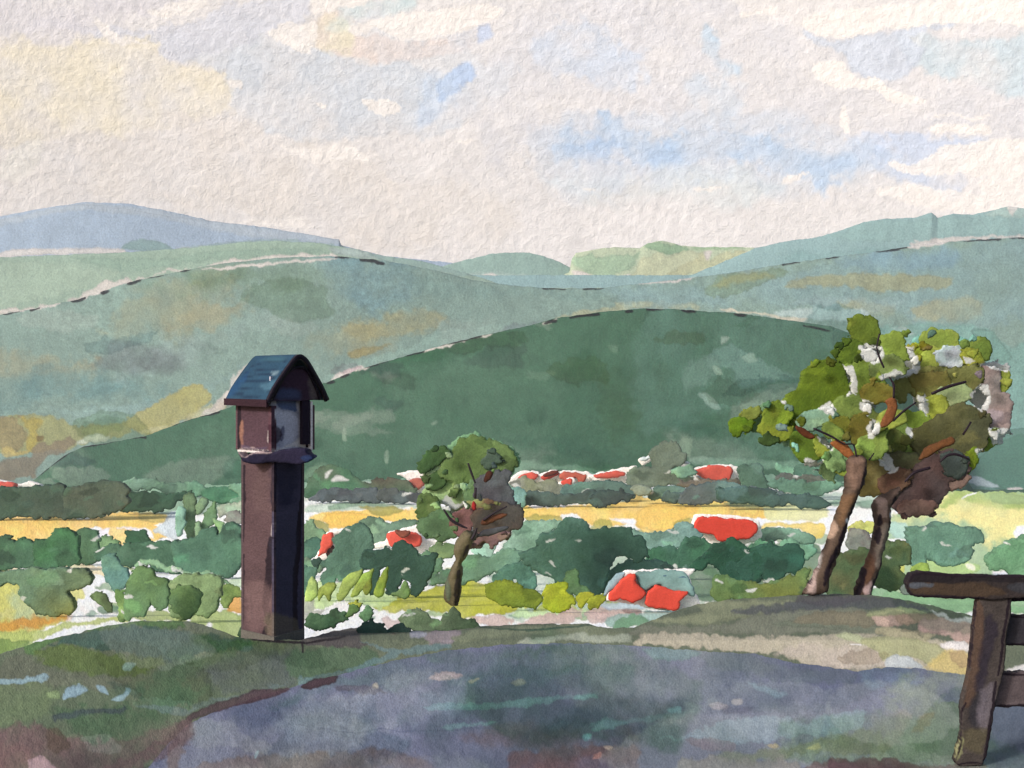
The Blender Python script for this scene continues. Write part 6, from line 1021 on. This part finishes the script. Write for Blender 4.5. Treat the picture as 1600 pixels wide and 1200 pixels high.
# shaft
f0, l0, r0 = foot(428, YS), foot(380, YS + .30), foot(472, YS + .34); b0 = l0 + r0 - f0
zt, zb = z_at(712, YS), -.03
def col3(p, z): return (p[0], p[1], z)
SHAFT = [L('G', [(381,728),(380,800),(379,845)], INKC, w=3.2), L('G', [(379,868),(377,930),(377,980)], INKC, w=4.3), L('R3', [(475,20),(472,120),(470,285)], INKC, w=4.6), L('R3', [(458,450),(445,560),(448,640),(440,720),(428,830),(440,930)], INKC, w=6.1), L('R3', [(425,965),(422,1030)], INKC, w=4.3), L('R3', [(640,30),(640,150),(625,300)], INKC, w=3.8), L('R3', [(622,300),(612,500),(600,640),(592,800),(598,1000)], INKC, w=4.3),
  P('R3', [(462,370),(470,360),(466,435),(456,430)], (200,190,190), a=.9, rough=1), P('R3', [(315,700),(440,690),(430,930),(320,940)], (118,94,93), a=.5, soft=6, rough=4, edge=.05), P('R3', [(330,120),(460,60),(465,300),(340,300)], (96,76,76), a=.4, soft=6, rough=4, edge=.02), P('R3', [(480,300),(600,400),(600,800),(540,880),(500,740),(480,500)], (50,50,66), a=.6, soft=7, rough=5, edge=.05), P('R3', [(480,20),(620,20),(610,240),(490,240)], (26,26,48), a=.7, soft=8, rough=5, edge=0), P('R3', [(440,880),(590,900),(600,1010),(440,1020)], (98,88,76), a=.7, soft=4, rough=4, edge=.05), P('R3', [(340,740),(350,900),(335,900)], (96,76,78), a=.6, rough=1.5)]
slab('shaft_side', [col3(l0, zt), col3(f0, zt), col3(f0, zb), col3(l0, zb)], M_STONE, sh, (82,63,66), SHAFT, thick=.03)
slab('shaft_front', [col3(f0, zt), col3(r0, zt), col3(r0, zb), col3(f0, zb)], M_STONE, sh, (66,61,80), SHAFT, thick=.03)  # navy base and washes put this face's shade into its colour
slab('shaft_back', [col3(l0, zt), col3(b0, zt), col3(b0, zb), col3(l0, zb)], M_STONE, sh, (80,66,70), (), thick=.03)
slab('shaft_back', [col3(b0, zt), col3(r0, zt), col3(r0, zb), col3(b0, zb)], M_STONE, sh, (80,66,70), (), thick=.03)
# plinth stone
def prism(name, pts2, z0, z1, col, mat, parent, strokes=()):
    P4 = [np.array(p) for p in pts2]; n = len(P4); V = [(p[0], p[1], z) for z in (z0, z1) for p in P4]
    me = bpy.data.meshes.new(name); V = np.array(V)
    X = V[:, 0] / V[:, 1] * F + 800; Yp = 600 - (V[:, 2] - CZ) / V[:, 1] * F
    q = [[i, (i + 1) % n, n + (i + 1) % n, n + i] for i in range(n)] + [[3, 2, 1, 0], [4, 5, 6, 7]]
    return make_mesh(name, V, (np.array(q), np.zeros((0, 3), int)), mat, X, Yp, V[:, 1] / F, np.broadcast_to(lin(col), (8, 3)), parent, smooth_=False)
ctr = (l0 + r0) / 2
def grow(ps, k): return [ctr + (p - ctr) * k for p in ps]
prism('plinth', grow([f0, r0, b0, l0], 1.08), -.12, .035, (96,92,86), M_STONE, sh)
# corbel ring under the niche house
F1, L1, R1_ = foot(424, YS - .03), foot(371, YS + .37), foot(488, YS + .36); B1_ = L1 + R1_ - F1
blob('corbel', 'R2', [(390,1000),(440,1045),(500,1010),(600,990),(680,1000),(720,985),(840,965),(930,975),(960,1015),(1000,1045),(975,1070),(920,1085),(860,1092),(680,1070),(600,1080),(500,1085),(430,1068)], (40,36,58), YS - .02, mat=M_STONE, parent=sh, thick=1.2, rough=1, edge=.2, back=60, strokes=[P('R2',[(900,1040),(985,1020),(1028,1048),(960,1080)],(42,58,96),a=.8,rough=1.5), P('R2',[(395,990),(440,965),(640,985),(660,1000),(500,1012),(440,1040)],(170,150,150),a=.85,rough=1.5)])
zt1, zb1 = z_at(634, YS), z_at(706, YS)
HEADS = [L('R2', [(395,610),(388,800),(390,980),(430,1050)], INKC, w=3.8), P('R2', [(405,740),(430,750),(425,960),(405,960)], (150,108,92), a=.85, rough=1), P('R2', [(400,960),(520,960),(640,980),(700,940),(700,990),(500,1010),(420,1040)], (176,156,154), a=.9, rough=1.5), P('R2', [(415,930),(520,960),(640,950),(600,985),(500,985),(420,965)], (84,72,92), a=.7, rough=2), P('R2', [(640,780),(730,780),(730,900),(690,930),(640,900)], (52,30,40), a=.8, soft=3, rough=2), P('R2', [(640,560),(720,560),(700,700),(650,760)], (78,56,70), a=.8, soft=4, rough=2), P('R2', [(630,820),(650,830),(640,920),(625,900)], (190,178,176), a=.8, rough=1)]
slab('side_wall', [col3(L1, zt1), col3(F1, zt1), col3(F1, zb1), col3(L1, zb1)], M_STONE, sh, (76,56,64), HEADS, thick=.04)
slab('back_wall', [col3(L1, zt1), col3(B1_, zt1), col3(B1_, zb1), col3(L1, zb1)], M_STONE, sh, (88,66,72), (), thick=.03)
slab('side_wall', [col3(B1_, zt1), col3(R1_, zt1), col3(R1_, zb1), col3(B1_, zb1)], M_STONE, sh, (88,66,72), (), thick=.03)
prism('niche_floor', [F1, R1_, B1_, L1], zb1 - .02, zb1 + .02, (205,196,194), M_STONE, sh)
# front of the niche: open arch between two jambs, a pale recess set back
ux = R1_ - F1; wx = L1 - F1
def fp(u, w, z): p = F1 + ux * u + wx * w; return (p[0], p[1], z)
NI = [P('R2', [(700,500),(800,470),(880,500),(900,600),(860,650),(800,640),(760,650),(720,620),(700,560)], (92,106,140), a=.9, soft=2, rough=2), P('R2', [(680,640),(860,650),(900,700),(890,850),(830,930),(740,940),(700,800)], (206,203,214), a=.8, soft=3, rough=3), P('R2', [(700,960),(830,930),(900,870),(920,920),(980,930),(1000,1010),(900,960),(800,960),(720,985)], (228,220,218), a=.95, rough=1.5), P('R2', [(740,800),(770,780),(765,900),(735,900)], (76,76,106), a=.8, rough=1.5), P('R2', [(640,760),(740,790),(740,860),(690,935),(650,900)], (56,30,42), a=.85, soft=2, rough=2), P('R2', [(875,530),(915,530),(912,690),(900,850),(885,850),(895,690),(870,620)], (215,210,216), a=.85, rough=1)]
slab('niche_back', [fp(.08, .12, z_at(588, YS)), fp(.94, .12, z_at(588, YS)), fp(.94, .12, zb1), fp(.08, .12, zb1)], M_STONE, sh, (176,172,184), NI, thick=.02)
slab('jamb', [fp(0, -.0, zt1), fp(.12, 0, zt1), fp(.12, 0, zb1), fp(0, 0, zb1)], M_STONE, sh, (84,58,66), NI, thick=.05)
for nm, u0, u1, zz0, zz1, c in (('pillar', .74, .93, z_at(560 + 20, YS), z_at(697, YS), (36,26,40)), ('jamb', .955, 1.0, z_at(628, YS), zb1, (226,218,216))):
    slab(nm, [fp(u0, -.01, zz0), fp(u1, -.01, zz0), fp(u1, -.01, zz1), fp(u0, -.01, zz1)], M_STONE, sh, c, (), thick=.04)
# gable board and roof: the gable's outline carried back along the ridge
def gp(px, py, off=0.0):
    """point of the gable plane seen at a photo pixel: returns (u, z)"""
    d = np.array([(px - 800) / F, 1.0]); n = np.array([-ux[1], ux[0]])
    o = F1 - wx * 0.06
    t = np.dot(o, n) / np.dot(d, n); p = d * t
    return np.dot(p - o, ux) / np.dot(ux, ux), CZ - (py - 600) / F * t
inner = [(424,626),(431,612),(441,592),(452,578),(462,573),(475,573),(484,582),(491,596),(498,612),(501,624)]
outer = [(415,628),(425,607),(437,588),(449,571),(461,556),(470,554),(480,562),(492,582),(503,602),(513,624)]
def roofpt(px, py, w): u, z = gp(px, py); p = F1 + ux * u + wx * (w - .06); return np.array([p[0], p[1], z])
# gable board (tympanum) with dark barge boards
def poly_face(name, pts, w0, w1, col, parent, mat, strokes=()):
    """outline in the gable plane extruded along the ridge, finely filled"""
    P0 = [gp(*p) for p in smooth(pts, True, 2)]
    poly = np.array(P0); lo = poly.min(0); hi = poly.max(0)
    us = np.linspace(lo[0], hi[0], 70); zs = np.linspace(lo[1], hi[1], 70); U, ZZ = np.meshgrid(us, zs)
    s = sdf(poly * [np.linalg.norm(ux), 1], U * np.linalg.norm(ux), ZZ); keep = s < 0.004
    V = []; 
    for w in (w0, w1):
        p = F1[None, None] + ux[None, None] * U[..., None] + wx[None, None] * w
        V.append(np.stack([p[..., 0], p[..., 1], ZZ], -1).reshape(-1, 3))
    N = U.size; idx = np.arange(N).reshape(U.shape); k = keep.ravel()
    a, b, c_, d = idx[:-1, :-1].ravel(), idx[1:, :-1].ravel(), idx[1:, 1:].ravel(), idx[:-1, 1:].ravel()
    al = k[a] & k[b] & k[c_] & k[d]; q = np.stack([a[al], b[al], c_[al], d[al]], -1)
    E = np.concatenate([q[:, [0, 1]], q[:, [1, 2]], q[:, [2, 3]], q[:, [3, 0]]]); Es = np.sort(E, 1); key = Es[:, 0] * N + Es[:, 1]
    uq, ct = np.unique(key, return_counts=True); be = uq[ct == 1]; e0, e1 = be // N, be % N
    side = np.stack([e0, e1, e1 + N, e0 + N], -1); Q = np.concatenate([q, q[:, ::-1] + N, side])
    V = np.concatenate(V); used = np.unique(Q); rm = -np.ones(len(V), int); rm[used] = np.arange(len(used)); V = V[used]; Q = rm[Q]
    X = V[:, 0] / V[:, 1] * F + 800; Yp = 600 - (V[:, 2] - CZ) / V[:, 1] * F
    c = np.broadcast_to(lin(col), (len(V), 3)).copy() * (1 + .15 * fbm(X, Yp, 12, 4, 3))[:, None]; c = paint(X, Yp, c, strokes)
    return make_mesh(name, V, (Q, np.zeros((0, 3), int)), mat, X, Yp, V[:, 1] / F, c, parent, smooth_=False)
poly_face('gable', inner, -.03, .0, (58,40,54), sh, M_STONE, [P('R2', [(700,480),(880,470),(900,560),(700,560)], (62,70,98), a=.8, soft=4, rough=2), P('R2', [(980,340),(1040,440),(1040,560),(990,560),(960,420)], (96,86,84), a=.8, soft=3, rough=2)])
NR = 40
def shell(name, line, w0, w1, th, col, strokes, parent, mat):
    p = smooth(line, False, 5); V = []; ws = np.linspace(w0, w1, NR); n = len(p)
    g = np.array([gp(*q) for q in p]); g0 = g.copy(); cx = g[:, 0].mean(); ul = np.linalg.norm(ux)
    d = np.gradient(g * [ul, 1], axis=0); nn = np.stack([d[:, 1], -d[:, 0]], 1); nn /= np.linalg.norm(nn, axis=1)[:, None]
    if nn[n // 2, 1] > 0: nn = -nn
    g2 = g + nn * th / np.array([ul, 1])
    for gg in (g, g2):
        for w in ws:
            q = F1[None] + ux[None] * gg[:, :1] + wx[None] * (w - .06); V.append(np.concatenate([q, gg[:, 1:]], 1))
    V = np.array(V).reshape(-1, 3); N = NR * n; idx = np.arange(N).reshape(NR, n)
    q = [np.stack([idx[:-1, :-1], idx[1:, :-1], idx[1:, 1:], idx[:-1, 1:]], -1).reshape(-1, 4)]; q.append(q[0][:, ::-1] + N)
    for e in (idx[0], idx[-1], idx[:, 0], idx[:, -1]): q.append(np.stack([e[:-1], e[1:], e[1:] + N, e[:-1] + N], -1))
    X = V[:, 0] / V[:, 1] * F + 800; Yp = 600 - (V[:, 2] - CZ) / V[:, 1] * F
    c = np.broadcast_to(lin(col), (len(V), 3)).copy() * (1 + .22 * fbm(X, Yp, 14, 4, 3))[:, None]; c = paint(X, Yp, c, strokes)
    return make_mesh(name, V, (np.concatenate(q), np.zeros((0, 3), int)), mat, X, Yp, V[:, 1] / F, c, parent, smooth_=True)
RF = [L('R2', l, (22,42,64), w=1.0, a=.85) for l in ([(480,290),(600,250),(700,235),(800,240)], [(440,330),(560,305),(700,300),(780,290)], [(400,370),(560,350),(700,340),(760,320)], [(370,420),(500,400),(640,400),(720,370)], [(340,470),(480,455),(600,450),(700,420)], [(310,520),(460,500),(600,500),(680,470)], [(290,545),(400,540),(560,530),(640,520)])] + [
   P('R2', [(280,560),(300,500),(360,420),(470,300),(420,420),(360,520)], (28,66,106), a=.6, soft=4, rough=3, edge=0), P('R2', [(560,440),(700,380),(720,440),(600,480)], (92,126,142), a=.5, soft=4, rough=3, edge=0), P('R2', [(560,230),(640,200),(780,200),(720,240)], (66,98,110), a=.6, soft=3, rough=2), P('R2', [(660,330),(720,320),(715,345),(670,350)], (150,165,172), a=.7, rough=1.5)]
roof = shell('roof', outer, .02, 1.22, .02, (44,72,92), RF, sh, M_ROOF)
shell('barge_board', outer, -.035, .02, .05, (24,16,26), (), roof, M_INK)
shell('barge_board', inner, -.01, .05, .02, (24,16,26), (), roof, M_INK)
# eave board along the left slope
e0 = roofpt(415, 629, -.02); e1 = roofpt(415, 629, 1.24)
slab('eave_board', [(e1[0], e1[1], e1[2] + .035), (e0[0], e0[1], e0[2] + .03), (e0[0], e0[1], e0[2] - .045), (e1[0], e1[1], e1[2] - .035)], M_WOOD, roof, (54,32,40), (), thick=.03)

# ---------------- fence at the right
YF = 6.95
fe = empty('wooden_fence', wpt(1540, 1195, YF), 'dark wooden fence end with a thick top beam at the lower right corner', 'fence')
BE = dict(mat=M_WOOD, parent=fe, raw=True, h=1.3,  relief=1.2, rough=1.1, edge=.45, mott=.25)
blob('post', 'G', [(1528,925),(1560,920),(1580,930),(1578,960),(1571,1000),(1567,1050),(1556,1090),(1549,1130),(1541,1180),(1535,1195),(1500,1197),(1492,1190),(1503,1150),(1503,1100),(1515,1050),(1520,1000),(1524,960)], (74,66,62), YF, thick=.5, flat=3, strokes=[
   P('R8', [(600,310),(640,340),(645,500),(620,680),(580,860),(530,850),(560,700),(590,480)], (98,76,62), a=.8, rough=2, soft=2), P('R8', [(645,400),(690,380),(720,480),(660,640),(640,800),(600,760),(620,600)], (48,42,54), a=.75, soft=4, rough=3), P('R8', [(570,850),(640,800),(640,900),(600,980),(560,960)], (44,44,52), a=.7, soft=4, rough=3), P('R8', [(620,800),(690,740),(680,900),(640,1000),(600,980)], (128,118,124), a=.6, soft=4, rough=3), P('R8', [(530,1000),(650,980),(640,1120),(600,1130),(530,1090)], (96,88,66), a=.7, soft=4, rough=3), P('R8', [(500,1060),(530,1030),(525,1120),(480,1170)], (170,168,120), a=.7, rough=2),
   L('R8', [(600,290),(592,400),(580,520),(565,660)], INKC, w=1.6), L('R8', [(545,850),(520,900),(515,1000),(515,1080),(480,1180)], INKC, w=2.0), L('R8', [(780,270),(765,380),(745,500),(735,600),(715,700)], INKC, w=2.4), L('R8', [(705,740),(690,850),(670,980),(655,1080),(640,1160)], INKC, w=2.8), L('R8', [(480,1185),(560,1170),(640,1175)], INKC, w=1.4)], **BE)
blob('top_beam', 'G', [(1417,912),(1424,898),(1438,894),(1500,898),(1560,900),(1640,904),(1800,910),(1800,936),(1640,930),(1560,935),(1500,934),(1445,933),(1423,930)], (56,48,46), YF - .02, thick=1.0, flat=3, strokes=[
   P('R8', [(245,205),(400,205),(640,200),(760,260),(640,275),(400,275),(260,270)], (80,64,50), a=.85, soft=2, rough=2), P('R8', [(245,205),(370,208),(350,228),(250,235)], (98,104,112), a=.8, rough=1.5), P('R8', [(240,170),(300,150),(500,165),(860,180),(1200,200),(860,205),(600,200),(360,210),(250,205)], (38,33,36), a=.9, rough=2), P('R8', [(760,230),(860,200),(1200,215),(1200,260),(860,270)], (66,68,74), a=.7, soft=2, rough=2),
   L('R8', [(235,205),(262,160),(330,155),(500,170),(700,170),(1200,190)], INKC, w=2.4), L('R8', [(235,210),(255,275),(400,280),(500,287),(640,285)], INKC, w=2.4)], **BE)
for i, (y0, y1) in enumerate(((934,939), (962,1008), (1052,1104))):
    x0 = [1580, 1572, 1556][i]
    st = [L('G', [(x0, y1 - 1.5), (1600, y1 - 2), (1700, y1)], INKC, w=2), L('G', [(x0, y0 + 1), (1600, y0 + 2), (1700, y0 + 2)], INKC, w=1.8)]
    blob('rail', 'G', [(x0 - 14, y0), (1620, y0), (1800, y0 + 3), (1800, y1 + 2), (1620, y1), (x0 - 14, y1)], [(40,34,38), (62,58,62), (96,84,84)][i], YF + .09, thick=.8, flat=3, strokes=st, **BE)

# ---------------- the air: far ridges fade a little
def haze_box(dens):
    x, y0, y1, z0, z1 = 4200, -150, 3750, -300, 680
    V = [(-x,y0,z0),(x,y0,z0),(x,y1,z0),(-x,y1,z0),(-x,y0,z1),(x,y0,z1),(x,y1,z1),(-x,y1,z1)]
    me = bpy.data.meshes.new('haze'); me.from_pydata(V, [], [(0,3,2,1),(4,5,6,7),(0,1,5,4),(1,2,6,5),(2,3,7,6),(3,0,4,7)])
    o = bpy.data.objects.new('haze', me); COL.objects.link(o); tag(o, kind='stuff')
    m = bpy.data.materials.new('haze_air'); m.use_nodes = True; n = m.node_tree
    for nd in list(n.nodes):
        if nd.type == 'BSDF_PRINCIPLED': n.nodes.remove(nd)
    pv = n.nodes.new('ShaderNodeVolumePrincipled'); pv.inputs['Density'].default_value = dens; pv.inputs['Color'].default_value = (.86, .92, .98, 1); pv.inputs['Anisotropy'].default_value = 0.0
    out = [q for q in n.nodes if q.type == 'OUTPUT_MATERIAL'][0]; n.links.new(pv.outputs[0], out.inputs['Volume'])
    me.materials.append(m)
haze_box(0.00007)
